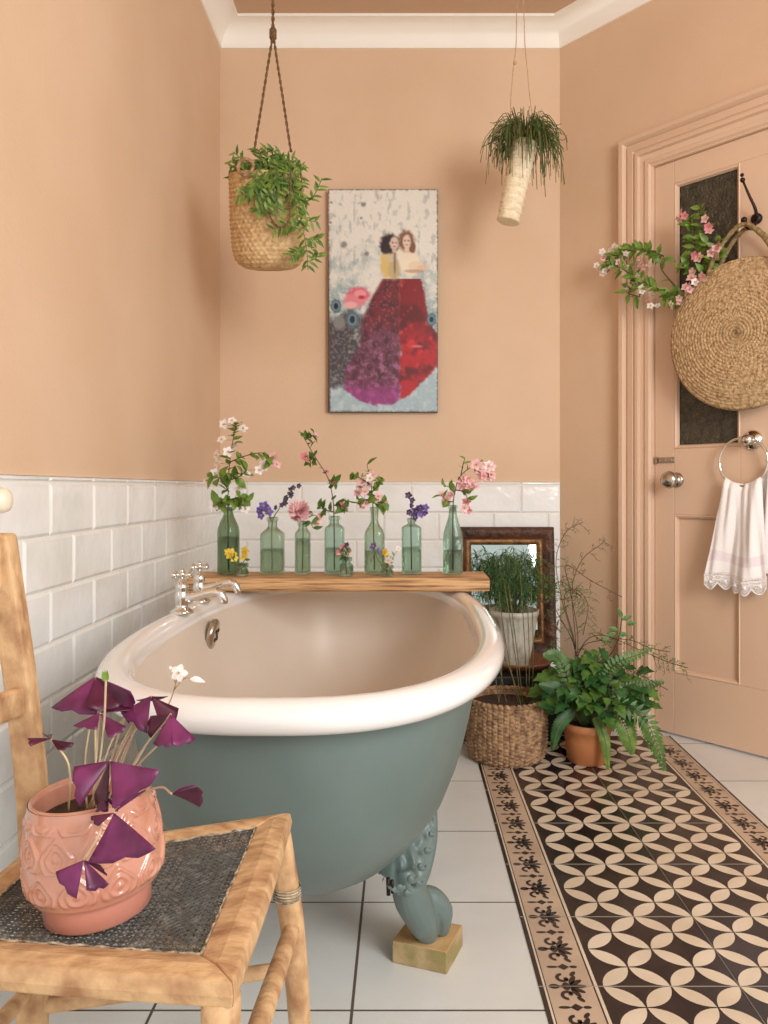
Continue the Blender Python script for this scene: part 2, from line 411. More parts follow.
for (a, b) in ((pL0, pL1), (pR0, pR1)):
    dpart('panel', [(a, b, nb+.008, nf-.014, zr1, zl0)], bev=0)
    mb = MB(); wbox(mb, a, b, nb+.01, nf-.016, zl1, zt0); mb.build('pane', M['pane'], dr, smooth=False)
    for (z0, z1_) in ((zr1, zl0), (zl1, zt0)):
        mb = MB(); rows = []
        pr = [(0, -.001), (.004, .002), (.010, -.002), (.014, -.013)]
        for (cu, cz, su, sz) in [(a, z0, 1, 1), (a, z1_, 1, -1), (b, z1_, -1, -1), (b, z0, -1, 1), (a, z0, 1, 1)]:
            rows.append([WP(cu+su*o, nf+n, cz+sz*o) for o, n in pr])
        vs = [q for r in rows for q in r]
        mb.add(vs, [(i*4+j, i*4+j+1, (i+1)*4+j+1, (i+1)*4+j) for i in range(4) for j in range(3)])
        mb.build('moulding', M['door'], dr, smooth=False)
# knob (axis along the wall normal)
AX = Matrix((WD, V((0, 0, 1)), WN)).transposed()
kb = MB(); kc = WP(.494, nf, .892)
kb.lathe([(.0001, .001), (.024, .001), (.026, .004), (.018, .008), (.009, .011), (.008, .03), (.014, .036), (.026, .044), (.030, .055), (.027, .066), (.015, .073), (.0001, .075)], 28, kc, axis=AX)
ko = kb.build('door_knob', M['nickel'], dr)
lt = MB(); wbox(lt, .428, .486, nf, nf+.004, .952, .972); wbox(lt, .436, .480, nf+.004, nf+.012, .957, .967); wbox(lt, .456, .462, nf+.01, nf+.022, .958, .966); wbox(lt, .414, .424, nf, nf+.012, .95, .974)
lt.build('bolt_latch', M['nickel'], dr, smooth=False, mods=[BEV(.001)])

# ================================================================== COAT HOOK, BAG, TOWEL
hk = thing('coat_hook', WQ(757, 219, nf), 'dark iron coat hook with long upper prong, screwed to door', 'hook')
mb = MB(); pts = bez([WQ(757, 218, .012), WQ(755, 208, .03), WQ(749, 195, .05), WQ(743, 181, .062)], 12)
mb.tube(pts, [.006-.0028*i/len(pts) for i in range(len(pts))], 8); mb.ball(WQ(742.5, 180, .063), .008); mb.ball(WQ(742, 175, .064), .006)
mb.build('upper_prong', M['iron'], hk)
mb = MB(); mb.tube(bez([WQ(756, 222, .01), WQ(752, 228, .03), WQ(747, 227, .05), WQ(745, 222, .058)], 12), .006, 8); mb.ball(WQ(744, 220, .06), .010)
mb.build('lower_prong', M['iron'], hk)
mb = MB(); mb.lathe([(.0001, 0), (.018, 0), (.018, .006), (.014, .014), (.0001, .018)], 18, WQ(757, 219, nf), axis=AX); mb.build('backplate', M['iron'], hk)

BR = .238; bagc = WP(.748, .055, 1.352)
bag = thing('straw_bag', bagc-V((0, 0, BR)), 'large round woven straw bag hanging from the door hook', 'bag')
def bagside(sgn):
    mb = MB(); nr = 132; na = 260; vs = []; fs = []
    for i in range(nr+1):
        r = BR*i/nr
        for j in range(na):
            a = 2*PI*j/na; ph = r/.0105-a/(2*PI)
            rid = abs(math.sin(PI*ph)); st = math.sin(a*46+math.floor(ph)*2.1+r*90)
            h = .028*(1-(r/BR)**4)+.0028*rid+.0014*rid*st + .012
            q = V((r*math.cos(a), r*math.sin(a), h*sgn))
            q.z += .0025*math.sin(3*a+1)*(r/BR)
            vs.append(bagc+AX @ q)
    for i in range(nr):
        for j in range(na):
            f = (i*na+j, (i+1)*na+j, (i+1)*na+(j+1) % na, i*na+(j+1) % na)
            fs.append(f if sgn > 0 else f[::-1])
    mb.add(vs, fs); return mb
bagside(1).build('front_panel', M['bagstraw'], bag); bagside(-1).build('back_panel', M['bagstraw'], bag)
mb = MB(); vs = []; fs = []; na = 260; kk = 9
for i in range(kk):
    for j in range(na):
        a = 2*PI*j/na; t = -1+2*i/(kk-1)
        rr = BR+.003*math.cos(t*PI/2)+.0015*math.sin(a*90+i*2.2)
        vs.append(bagc+AX @ V((rr*math.cos(a), rr*math.sin(a), .0125*t)))
for i in range(kk-1):
    for j in range(na): fs.append((i*na+j, i*na+(j+1) % na, (i+1)*na+(j+1) % na, (i+1)*na+j))
mb.add(vs, fs); mb.build('gusset', M['bagstraw'], bag)
for off, nn, du in ((0, .012, 0), (1, -.012, .012)):
    mb = MB()
    c0 = [(-.105, .205), (-.088, .250), (-.055, .300), (-.022, .332), (.006, .342), (.04, .322), (.085, .265), (.105, .205)]
    pts = bez([bagc+AX @ V((x+.005+du*.3, y-off*.004, nn+.015*(1 if off == 0 else -1)*(1-(y-.2)/.2))) for x, y in c0], 35)
    mb.tube(pts, [.0075+.0008*math.sin(i*2.4) for i in range(len(pts))], 8)
    h = mb.build('handle', M['leather'], bag)

# towel ring and towel
tr = thing('towel_ring', WP(.756, nf, 1.018), 'round chrome towel ring mounted on the peach door', 'towel ring')
mb = MB(); c = WP(.756, nf, 1.018)
mb.lathe([(.0001, 0), (.032, 0), (.033, .004), (.028, .010), (.017, .014), (.012, .02), (.012, .034), (.017, .04), (.015, .05), (.0001, .054)], 30, c, axis=AX); mb.build('boss', M['chrome'], tr)
mb = MB(); rc = WP(.738, nf+.032, .948)
mb.tube([rc+AX @ V((.078*math.cos(a), .078*math.sin(a), 0)) for a in [2*PI*i/48 for i in range(49)]], .0042, 10, cap=False); mb.build('ring', M['chrome'], tr)

# towel: a folded hand towel draped through the ring
twl = thing('hand_towel', WP(.70, nf+.03, .53), 'white cotton hand towel with scalloped lace edge hanging from towel ring', 'towel')
def towelpt(s, t, layer):        # s across 0..1, t down 0..1
    uu0 = lerp(.682, .622, t**1.3); uu1 = lerp(.800, .812, t)
    if layer: uu0 += .09; uu1 += .05
    u = lerp(uu0, uu1, s)
    n = nf+.032+((.010+.006*t)*math.sin(s*9.5+1.2*t+layer*2)+.0055*math.sin(s*23+2.5*t+1)*(1-.5*t)+.003*math.sin(s*37-4*t))*(.35+.65*t**.5)+.012*(1-layer)*math.sin(min(1, t*9)*PI/2) - layer*.014
    zt = .948-.078*math.sqrt(max(0.02, 1-((lerp(uu0, uu1, s)-.738)/.078)**2))*.98 + .006
    z = lerp(zt, (.582 if not layer else .60)+.006*math.sin(s*7), t)
    return WP(u, n, z)
for layer in (0, 1):
    mb = MB(); ns, ntt = 48, 60; vs = []; fs = []; mi = []
    for i in range(ntt+1):
        for j in range(ns+1): vs.append(towelpt(j/ns, i/ntt, layer))
    o = 0
    mb.v += vs
    for i in range(ntt):
        for j in range(ns):
            mb.f.append([i*(ns+1)+j, i*(ns+1)+j+1, (i+1)*(ns+1)+j+1, (i+1)*(ns+1)+j]); t = i/ntt
            mb.m.append(1 if .78 < t < .88 and layer == 0 else 0)
    mb.build('cloth' if layer == 0 else 'back_fold', [M['cotton'], M['pinkband']], twl, mods=[('SOLIDIFY', dict(thickness=.002)), SUB(1)])
# lace strip: netting strands and scallops
mb = MB(); nsc = 5
def lp(s, dz): 
    a = towelpt(s, 1, 0); return a+V((0, 0, -dz))
for q in range(61):
    s = q/60; ph = (s*nsc) % 1; dep = .034+.020*math.sin(PI*ph)
    for k2 in (1, -1):
        s2 = min(1, max(0, s+k2*.045)); ph2 = (s2*nsc) % 1; d2 = .034+.020*math.sin(PI*ph2)
        mb.tube([lp(s, -.002), lp(lerp(s, s2, .5), (dep+d2)/4), lp(s2, d2)], .0011, 4)
mb.tube([lp(i/120, .034+.020*math.sin(PI*((i/120*nsc) % 1))) for i in range(121)], .0022, 5)
for dz in (.0, .012, .024): mb.tube([lp(i/40, dz) for i in range(41)], .0016, 4)
for i in range(nsc): mb.ball(lp((i+.5)/nsc, .030), .006, 6); 
for i in range(nsc*2): mb.ball(lp((i+.5)/nsc/2, .015), .0035, 5)
mb.build('lace_edge', M['lace'], twl)

# ================================================================== BATHTUB
TX = -.171
def planpt(th, b, yn, yf, an, af, nx=2.15):
    """th 0..2pi; near half ellipse below, far half above, straight sides between"""
    c, s = math.cos(th), math.sin(th)
    if s < 0:
        e = 2/nx; return V((TX+b*math.copysign(abs(c)**e, c), yn+an-an*abs(s)**e, 0))
    e = 2/nx; return V((TX+b*math.copysign(abs(c)**e, c), yf-af+af*abs(s)**e, 0))
NT = 128
YN, YF2 = 1.0, 2.42
def loop(inset_side, z, inn, inf=None, nx=2.6):
    inf = inn if inf is None else inf
    b = .375-inset_side; an = .70-inn; af = .72-inf
    l = [planpt(2*PI*j/NT, b, YN+inn, YF2-inf, an, af, nx)+V((0, 0, z)) for j in range(NT)]
    return [V((p.x+.018*(p.y-1.6), p.y, p.z)) for p in l]      # the bath stands a little askew
def loft(mb, loops, mi=0, cap_last=True):
    vs = [p for l in loops for p in l]; fs = []
    for i in range(len(loops)-1):
        for j in range(NT): fs.append((i*NT+j, i*NT+(j+1) % NT, (i+1)*NT+(j+1) % NT, (i+1)*NT+j))
    if cap_last: fs.append(tuple((len(loops)-1)*NT+j for j in range(NT)))
    mb.add(vs, fs, mi)
tub = thing('bathtub', (TX, 1.82, 0), 'roll-top clawfoot bathtub, white enamel inside and grey-green outside', 'bathtub')
# outside: side inset and end inset by height
prof_s = [(.545,.046,.040),(.50,.052,.046),(.45,.061,.056),(.40,.072,.070),(.35,.086,.089),(.30,.105,.118),(.265,.128,.150),(.232,.160,.188),(.207,.196,.230),(.191,.24,.285),(.182,.30,.36)]
ext = MB(); loft(ext, [loop(a, z, b_) for z, a, b_ in prof_s])
ext.build('tub_body', M['tub'], tub)
inn = MB()
rr = .026; loops = []
# roll: from outer under edge over the top to the inside
for k in range(0, 13):
    a = -PI*.42+ (PI*1.30)*k/12      # angle: 0 = outward, pi/2 = up
    off = .026-.028*math.cos(a); zz = .557+.025*math.sin(a)
    loops.append(loop(off, zz, off))
ins = [(.548, .057, .054), (.53, .062, .059), (.50, .068, .065), (.45, .078, .076), (.40, .090, .090), (.35, .105, .110), (.30, .126, .140), (.265, .150, .172), (.240, .182, .210), (.226, .220, .26), (.216, .29, .35)]
base = len(loops)
for z, a, b_ in ins: loops.append(loop(a, z, b_))
vs = [p for l in loops for p in l]; 
for p in vs: inn.v.append(p)
for i in range(len(loops)-1):
    for j in range(NT):
        inn.f.append([i*NT+j, i*NT+(j+1) % NT, (i+1)*NT+(j+1) % NT, (i+1)*NT+j]); inn.m.append(0 if i < base else 1)
inn.f.append([(len(loops)-1)*NT+j for j in range(NT)]); inn.m.append(1)
inn.build('enamel_lining', [M['enamel'], M['enamel_in']], tub)
# overflow
mb = MB(); oc = V((TX+.005-.375+.0755, 1.862, .508)); ax = Matrix((V((0, 1, 0)), V((.2, 0, .98)), V((.98, 0, -.2)))).transposed()
mb.lathe([(.0001, 0), (.037, -.006), (.038, .004), (.034, .009), (.024, .011), (.010, .012), (.0001, .012)], 28, oc, axis=ax)
ov = mb.build('overflow', M['nickel'], tub)
mb = MB()
for (a, b_) in ((.010, .010), (-.010, .010), (.010, -.010), (-.010, -.010), (0, 0)):
    mb.lathe([(.0001, .0132), (.005, .0132), (.005, .009)], 10, oc+ax @ V((a, b_, 0)), axis=ax)
mb.build('drain_hole', M['dark'], ov)
# pillar taps
def tapparts(cx, cy):
    z0 = .580; c = V((cx, cy, z0)); mb = MB()
    mb.lathe([(.0001, 0), (.026, 0), (.027, .004), (.022, .008), (.015, .012), (.0135, .020), (.0155, .026), (.0165, .040), (.0145, .046), (.013, .050), (.0145, .054), (.0145, .064), (.010, .070), (.006, .073), (.0055, .084), (.0001, .084)], 24, c)
    pts = bez([c+V((.004, 0, .033)), c+V((.035, -.001, .040)), c+V((.066, -.002, .048)), c+V((.086, -.003, .046)), c+V((.095, -.003, .032)), c+V((.096, -.003, .022))], 20)
    mb.tube(pts, [lerp(.0125, .0085, i/len(pts)) for i in range(len(pts))], 12)
    tp = mb.build('tap', M['chrome'], tub)
    hb = MB(); hc = c+V((0, 0, .088)); hb.ball(hc, .009, 8); hb.ball(hc+V((0, 0, .007)), .006, 6)
    for q in range(4):
        a = PI/4+q*PI/2+.2; d = V((math.cos(a), math.sin(a), 0))
        hb.tube([hc, hc+d*.018], [.0045, .0035], 8); hb.ball(hc+d*.023, .0068, 8)
    hb.build('tap_handle', M['chrome'], tp)
tapparts(-.502, 1.735); tapparts(-.506, 1.90)
# claw feet
def footmesh():
    mb = MB()
    def Q(px, py, D=1.405): return P(px, py, D)
    k_ = 1.405/F
    leg = bez([Q(405, 868, 1.345), Q(407, 884, 1.345), Q(412, 899, 1.355), Q(420, 915, 1.375), Q(427, 933, 1.395)], 16)
    mb.tube(leg, [interp([(0, 8), (.25, 15.5), (.5, 17.5), (.75, 16.5), (.9, 14), (1, 10.5)], i/(len(leg)-1))*k_ for i in range(len(leg))], 18)
    for toe, rs_ in (([(413, 893, 1.38), (430, 898, 1.39), (441, 910, 1.40), (442, 928, 1.41)], (8, 12, 12, 8)),
                     ([(404, 900, 1.345), (413, 915, 1.355), (420, 930, 1.37)], (6, 8, 7.5))):
        pts = bez([Q(*p) for p in toe], 12); m_ = len(pts)-1
        mb.tube(pts, [interp([(0, rs_[0]), (.35, rs_[1]), (.7, rs_[-2]), (1, rs_[-1])], i/m_)*k_ for i in range(len(pts))], 12); mb.ball(pts[-1], rs_[-1]*k_, 8)
    mb.ball(leg[-1], 11*k_, 10)
    # shield against the tub
    A = bez([Q(378, 872, 1.355), Q(391, 858, 1.36), Q(405, 840, 1.37), Q(418, 821, 1.39), Q(430, 804, 1.41)], 24)
    B_ = bez([Q(382, 884, 1.31), Q(399, 897, 1.315), Q(417, 899, 1.33), Q(429, 878, 1.36), Q(436, 845, 1.39), Q(436, 808, 1.41)], 25)
    A = A[:-1]+[A[-1].lerp(A[-2], .5), A[-1]] if len(A) < len(B_) else A; B_ = B_[:len(A)]; A = A[:len(B_)]
    n = len(A); m = 10; vs = []; fs = []
    for i in range(n):
        for j in range(m+1):
            t = j/m; p = A[i].lerp(B_[i], t)
            orn = (.0075*noise.noise(V((i*.55, t*5.0, 2)))+.0022*math.sin(i*1.5+t*7))*math.sin(PI*t)**.5
            vs.append(p+V((.35, -.9, .1))*(.012*math.sin(PI*t)**.7*math.sin(PI*min(1, i/(n-1)+.12)*.9)+orn))
    o = len(vs)
    for i in range(n):
        for j in range(m+1): vs.append(A[i].lerp(B_[i], j/m)+V((.004, .022, .0)))
    for i in range(n-1):
        for j in range(m):
            a = i*(m+1)+j; fs.append((a, a+1, a+m+2, a+m+1)); fs.append((a+o, a+m+1+o, a+m+2+o, a+1+o))
        a = i*(m+1); fs.append((a, a+m+1, a+m+1+o, a+o)); a += m; fs.append((a, a+o, a+m+1+o, a+m+1))
    fs.append(tuple(list(range(0, m+1))+list(range(o+m, o-1, -1)))); fs.append(tuple(list(range((n-1)*(m+1)+m, (n-1)*(m+1)-1, -1))+list(range(o+(n-1)*(m+1), o+n*(m+1)))))
    mb.add(vs, fs)
    # carved scrolls
    for (x, y, D, r) in ((421, 864, 1.33, 6), (411, 876, 1.305, 6.5), (400, 884, 1.30, 5), (427, 848, 1.35, 5), (431, 832, 1.37, 4), (418, 880, 1.32, 6), (407, 890, 1.31, 5)):
        c = Q(x, y, D)
        mb.tube([c+V((math.cos(a)*r*k_*a/7, -.006, math.sin(a)*r*k_*a/7)) for a in [1.5+k*.5 for k in range(11)]], 1.7*k_, 6); mb.ball(c+V((0, -.006, 0)), r*k_*.4, 6)
    mb.tube([p+V((.001, -.004, -.002)) for p in A], 1.5*k_, 6)
    return mb
fm = footmesh()
FY = 1.78
def mirx(x, mx, my):
    x = x-(.022 if my else 0)
    return 2*TX-x if mx else x
for (mx, my) in ((0, 0), (1, 0), (0, 1), (1, 1)):
    mb = MB(); vs = [V((mirx(v.x, mx, my), 2*FY-v.y if my else v.y, v.z)) for v in fm.v]
    flip = mx ^ my
    mb.add(vs, [f[::-1] if flip else f for f in fm.f])
    mb.build('claw_foot', M['tub'], tub, mods=[('REMESH', dict(mode='VOXEL', voxel_size=.0026, use_smooth_shade=True)), ('SMOOTH', dict(factor=.5, iterations=2))])
# screw under the shield
mb = MB(); mb.tube([P(388, 878, 1.32), P(388.5, 895, 1.32)], .0035, 8); mb.tube([P(392, 880, 1.32), P(392.5, 893, 1.32)], .0028, 8); mb.build('fixing_bolt', M['iron'], tub)
# blocks
blab = ['pale wooden block under the visible front claw foot of bathtub', 'pale wooden block under bathtub claw foot behind the chair legs',
        'pale wooden block under the far right claw foot', 'pale wooden block under the far left claw foot']
for i, (mx, my) in enumerate(((0, 0), (1, 0), (0, 1), (1, 1))):
    pts = [V((.078, 1.355, 0)), V((.113, 1.441, 0)), V((.0155, 1.476, 0)), V((-.020, 1.390, 0))]
    pts = [V((mirx(p.x, mx, my), 2*FY-p.y if my else p.y, 0)) for p in pts]
    if mx ^ my: pts = pts[::-1]
    c = sum(pts, V((0, 0, 0)))/4
    mb = MB(); vs = pts+[p+V((0, 0, .040)) for p in pts]
    mb.add(vs, [(3, 2, 1, 0)], 0); mb.add(vs, [(4, 5, 6, 7)], 0); mb.add(vs, [(0, 1, 5, 4), (1, 2, 6, 5), (2, 3, 7, 6), (3, 0, 4, 7)], 1)
    if i < 2 or True:
        o = mb.build('wooden_block', [M['blk'], M['blkside']], None, smooth=False, org=c, mods=[('WELD', dict(merge_threshold=.0001)), BEV(.0025)])
        tag(o, blab[i], 'block', 'blocks under the bathtub feet')

# ================================================================== PLANK
mb = MB(); nx_, x0, x1 = 40, -.585, .234; vs = []
ring = [(2.065, .584), (2.058, .592), (2.059, .612), (2.066, .6205), (2.21, .622), (2.222, .615), (2.222, .590), (2.215, .584)]
for i in range(nx_+1):
    x = lerp(x0, x1, i/nx_)
    for (y, z) in ring: vs.append(V((x, y+.0025*noise.noise(V((x*5, y, 3))), z+.0012*noise.noise(V((x*6, z*20, 1))))))
kk = len(ring); fs = [(i*kk+j, (i+1)*kk+j, (i+1)*kk+(j+1) % kk, i*kk+(j+1) % kk) for i in range(nx_) for j in range(kk)]
fs += [tuple(range(kk)), tuple(nx_*kk+j for j in range(kk-1, -1, -1))]
mb.add(vs, fs); bb = mb.build('bath_board', M['plank'], None, smooth=False, org=(-.17, 2.14, .584), mods=[BEV(.003)])
tag(bb, 'rustic pine plank laid across the bathtub rim, holding green bottles', 'plank')
PZ = .6225      # plank top

# ================================================================== FLOWERS, BOTTLES
def blossom_mesh(name, mats, r=.012, n=5, cup=.5, seed=0):
    rr_ = random.Random(seed); mb = MB()
    for k in range(n):
        a = 2*PI*k/n+rr_.uniform(-.1, .1); d = V((math.cos(a), math.sin(a), cup)); up = V((-math.cos(a)*cup, -math.sin(a)*cup, 1))
        mb.leaf(V((0, 0, 0))+d*.0015, d, up, r, r*.85, bend=.5, fold=.2, segs=3, tip=.6, mi=0)
    for k in range(5):
        a = 2*PI*k/5+.4; mb.tube([V((0, 0, 0)), V((math.cos(a)*.003, math.sin(a)*.003, r*.55))], .0006, 3, mi=1)
    ob = mb.build(name, mats); me = ob.data; bpy.data.objects.remove(ob); return me
def pompon_mesh(name, mats, r=.03):
    mb = MB()
    for k in range(110):
        t = k/110; ph = math.acos(1-1.3*t); a = k*2.4; d = V((math.sin(ph)*math.cos(a), math.sin(ph)*math.sin(a), (math.cos(ph)+.1)*.7))
        mb.leaf(V((0, 0, 0)), d, V((0, 0, 1)).cross(d)+V((0, 0, .3)), r*R.uniform(.85, 1.05), r*.55, bend=-.5, fold=.5, segs=3, tip=.5)
    ob = mb.build(name, mats); me = ob.data; bpy.data.objects.remove(ob); return me
ME = {'white': blossom_mesh('blossom', [M['fwhite'], M['stamen']], .0125, cup=.45), 'pink': blossom_mesh('blossom', [M['fpink'], M['stamen']], .0125, cup=.7, seed=2),
      'dpink': blossom_mesh('blossom', [M['fdpink'], M['stamen']], .0115, cup=.9, seed=3), 'violet': blossom_mesh('blossom', [M['fpurple'], M['stamen']], .012, cup=.8, seed=4),
      'yellow': blossom_mesh('blossom', [M['fyellow'], M['stamen']], .014, cup=.3, seed=5), 'plum': blossom_mesh('blossom', [M['fdark'], M['fdark']], .006, cup=1.2, seed=6),
      'peony': pompon_mesh('blossom', [M['fpale'], M['stamen']], .036), 'wild': blossom_mesh('blossom', [M['fwhite'], M['stamen']], .016, cup=.2, seed=8)}
def put(mesh, root, p, d=None, s=1.0, name='blossom'):
    ob = bpy.data.objects.new(name, ME[mesh]); C.objects.link(ob); ob.parent = root; ORG[ob.name] = ORG[root.name]
    ob.location = V(p)-ORG[root.name]; d = V(d) if d is not None else V((R.uniform(-1, 1), -1, R.uniform(-.3, .9)))
    ob.rotation_euler = d.to_track_quat('Z', 'Y').to_euler(); ob.scale = (s, s, s); return ob
def bottle(name, px, wpx, ytop, shoul, D, gm, label, neck=.34, sq=0, ybase=None, taper=1.0, fill=.5, group='glass bottles on the bath plank'):
    k_ = D/F; r = wpx*k_/2; zt = H-(ytop-CY)*k_; zs = H-(shoul-CY)*k_; z0 = PZ; c = V(((px-CX)*k_, D, 0))
    rn = max(r*neck, .0055)
    root = thing(name, (c.x, c.y, z0), label, 'bottle' if name != 'glass_jar' else 'jar', group)
    hh = zt-z0; sh = zs-z0
    out = [(.0001, 0), (r*.80, 0), (r*.95, .002), (r, .006), (r, sh*.5), (r, sh)]
    for i in range(1, 7):
        t = i/6; s_ = (1-math.cos(t*PI))/2; out.append((lerp(r, rn, s_), sh+(hh-sh)*taper*.45*t))
    zn = out[-1][1]
    out += [(rn, max(zn, hh-.012)), (rn*1.3, hh-.010), (rn*1.35, hh-.003), (rn*1.2, hh), (rn*.85, hh-.001)]
    th = .0022
    inn_ = [(max(rn*.8, rn-th), max(zn, hh-.012))]
    for i in range(6, 0, -1):
        t = i/6; s_ = (1-math.cos(t*PI))/2; inn_.append((max(.003, lerp(r, rn, s_)-th), sh+(hh-sh)*taper*.45*t))
    inn_ += [(r-th, sh), (r-th, .010), (r*.7, .005), (.0001, .005)]
    mb = MB()
    allp = out+inn_
    n = 32; vs = []; fs = []
    for i, (q, z) in enumerate(allp):
        f_ = sq*max(0, min(1, (q-rn)/(r-rn+1e-6)))
        for j in range(n):
            w_ = 2*PI*(j+.5)/n+.12; rr_ = q
            if f_ > 0:
                e_ = 2+f_*6; rr_ = q*.93/((abs(math.cos(w_))**e_+abs(math.sin(w_))**e_)**(1/e_))
            vs.append(V((c.x+rr_*math.cos(w_), c.y+rr_*math.sin(w_)*(.75 if sq else 1), z0+z)))
    for i in range(len(allp)-1):
        for j in range(n): fs.append((i*n+j, i*n+(j+1) % n, (i+1)*n+(j+1) % n, (i+1)*n+j))
    mb.add(vs, fs); mb.build('glass', gm, root, mods=[])
    if fill:
        wm = MB(); rw = r-th-.0006; wh = sh*fill+.01; vs = []; prof_ = [(.0001, .0065), (rw*.9, .0065), (rw, .010), (rw, wh), (.0001, wh)]; fs = []
        for (q, z) in prof_:
            for j in range(n):
                w_ = 2*PI*(j+.5)/n+.12; rr_ = q
                if sq: e_ = 2+sq*6; rr_ = q*.93/((abs(math.cos(w_))**e_+abs(math.sin(w_))**e_)**(1/e_))
                vs.append(V((c.x+rr_*math.cos(w_), c.y+rr_*math.sin(w_)*(.72 if sq else 1), z0+z)))
        for i in range(len(prof_)-1):
            for j in range(n): fs.append((i*n+j, i*n+(j+1) % n, (i+1)*n+(j+1) % n, (i+1)*n+j))
        wm.add(vs, fs); wm.build('water', M['water'], root)
    return V((c.x, D, z0)), V((c.x, D, z0+hh)), root
def spray(name, base, pts2, D, label, cat, leafm, stemm=None, leaves=14, ll=.022, lw=.014, flowers=(), branches=(), group='flower stems in the bottles', jit=.02, sr=.0014):
    """base: 3D foot in the bottle; pts2: pixel path; flowers: (kind, px, py, scale)"""
    stemm = stemm or M['brownstem']; root = thing(name, base, label, cat, group)
    paths = []
    main = bez([base]+[P(x, y, D+dz) for x, y, dz in pts2], 24); paths.append((main, len(main)//3))
    for br in branches: paths.append((bez([P(x, y, D+dz) for x, y, dz in br], 12), 0))
    mb = MB(); lf = MB()
    for pa, st in paths: mb.tube(pa, [lerp(sr*1.3, sr*.6, i/len(pa)) for i in range(len(pa))], 6)
    tot = sum(len(p)-s for p, s in paths)
    allpts = [(p[i], (p[min(i+1, len(p)-1)]-p[i-1]).normalized()) for p, s in paths for i in range(max(1, s), len(p))]
    for k in range(leaves):
        p, t = allpts[int((k+.5)/leaves*len(allpts))]
        a = R.uniform(0, 2*PI); side = t.orthogonal().normalized(); side = Matrix.Rotation(a, 3, t) @ side
        d = side+t*.5; L = ll*R.uniform(.7, 1.25)
        lf.leaf(p, d, t+V((0, -.6, .3)), L, L*lw/ll*R.uniform(.8, 1.2), bend=R.uniform(-.2, .8), fold=.25)
    mb.build('stem', stemm, root)
    if leaves: lf.build('foliage', leafm, root)
    for (kind, x, y, s_) in flowers:
        fp = P(x, y, D+R.uniform(-.012, .008)); put(kind, root, fp, None, s_*1.12)
        q, t = min(allpts, key=lambda a: (a[0]-fp).length)
        if (q-fp).length > .006:
            root_mb = MB(); root_mb.tube([q, fp], .0007, 4); root_mb.build('flower_stalk', M['gstem'], root)
    return root
DB = 2.14
GB = [('tall_bottle', 228.5, 22, 507, 532, 2.15, M['glassD'], 'tall round dark green bottle at left end of plank, holding apple blossom', .38, 0, .8),
      ('glass_bottle', 272.5, 25, 517, 535, 2.15, M['glassG'], 'square-shouldered green bottle holding a violet flower and plum spike', .38, .7, .55),
      ('glass_bottle', 302.8, 16.5, 521, 534, 2.14, M['glassG'], 'slim green bottle holding a full pink peony bloom', .55, .5, .8),
      ('glass_bottle', 334.5, 21, 516, 529, 2.15, M['glassA'], 'pale square bottle holding the tall arching pink-flowered stem', .45, .9, .5),
      ('glass_bottle', 374.5, 22, 507, 535, 2.15, M['glassG'], 'green long-necked bottle in middle of plank, holding pale pink blossom twig', .36, .15, .5),
      ('glass_bottle', 411.5, 21.5, 518, 528, 2.15, M['glassA'], 'aqua rectangular bottle holding a drooping bluebell stem', .34, 1, .5),
      ('glass_bottle', 452.8, 21.5, 505, 540, 2.14, M['glassA'], 'pale green tapered bottle at right end of plank, holding cherry blossom', .36, .1, .6)]
base_ = []
for (nm, px, wpx, yt, sh, D, gm, lab, nk, sq, fill) in GB:
    base_.append(bottle('glass_bottle', px, wpx, yt, sh, D, gm, lab, nk, sq, fill=fill, taper=2.0 if px in (452.8, 228.5) else 1.2))
j1 = bottle('glass_jar', 242.5, 12, 563, 571, 2.095, M['glassG'], 'tiny glass jar of yellow flowers before the tall dark bottle', .75, 0, fill=.6, group='tiny jars on the plank')
j2 = bottle('glass_jar', 346.5, 14, 557, 566, 2.095, M['glassA'], 'tiny glass jar with a pink and green flower before pale square bottle', .6, 0, fill=.6, group='tiny jars on the plank')
j3 = bottle('glass_jar', 387, 13.5, 565, 572, 2.095, M['glassG'], 'tiny glass jar of white and yellow flowers beside long-necked bottle', .75, 0, fill=.6, group='tiny jars on the plank')
up = V((0, 0, .012))
spray('apple_blossom_sprig', base_[0][0]+up, [(228, 505, 0), (229, 470, 0), (233, 440, 0), (236, 425, 0)], 2.15, 'white apple blossom twig with green leaves in the tall dark bottle', 'flowers', M['lgreen'],
      leaves=64, ll=.038, lw=.024, branches=[[(229, 492, 0), (222, 480, -.02), (213, 476, -.03)], [(230, 462, 0), (245, 456, 0), (262, 453, 0), (273, 460, -.01)], [(230, 480, 0), (240, 476, -.02), (247, 470, -.02)], [(229, 502, 0), (218, 503, -.02)], [(229, 500, 0), (240, 497, -.03), (246, 500, -.03)]],
      flowers=[('white', x, y, s) for x, y, s in [(224, 424, 1), (232, 421, .9), (243, 429, 1), (222, 440, 1), (228, 452, 1.1), (234, 447, 1.2), (217, 455, 1), (218, 463, 1.1), (212, 478, 1), (207, 481, .9), (215, 473, 1), (242, 484, 1), (246, 474, 1), (238, 491, 1), (213, 505, 1), (220, 507, 1), (229, 503, .9), (245, 509, 1), (243, 498, .9), (265, 465, 1.2), (259, 470, 1)]]
      + [('pink', 274, 458, 1.2), ('pink', 272, 463, 1.2), ('pink', 276, 465, 1)])
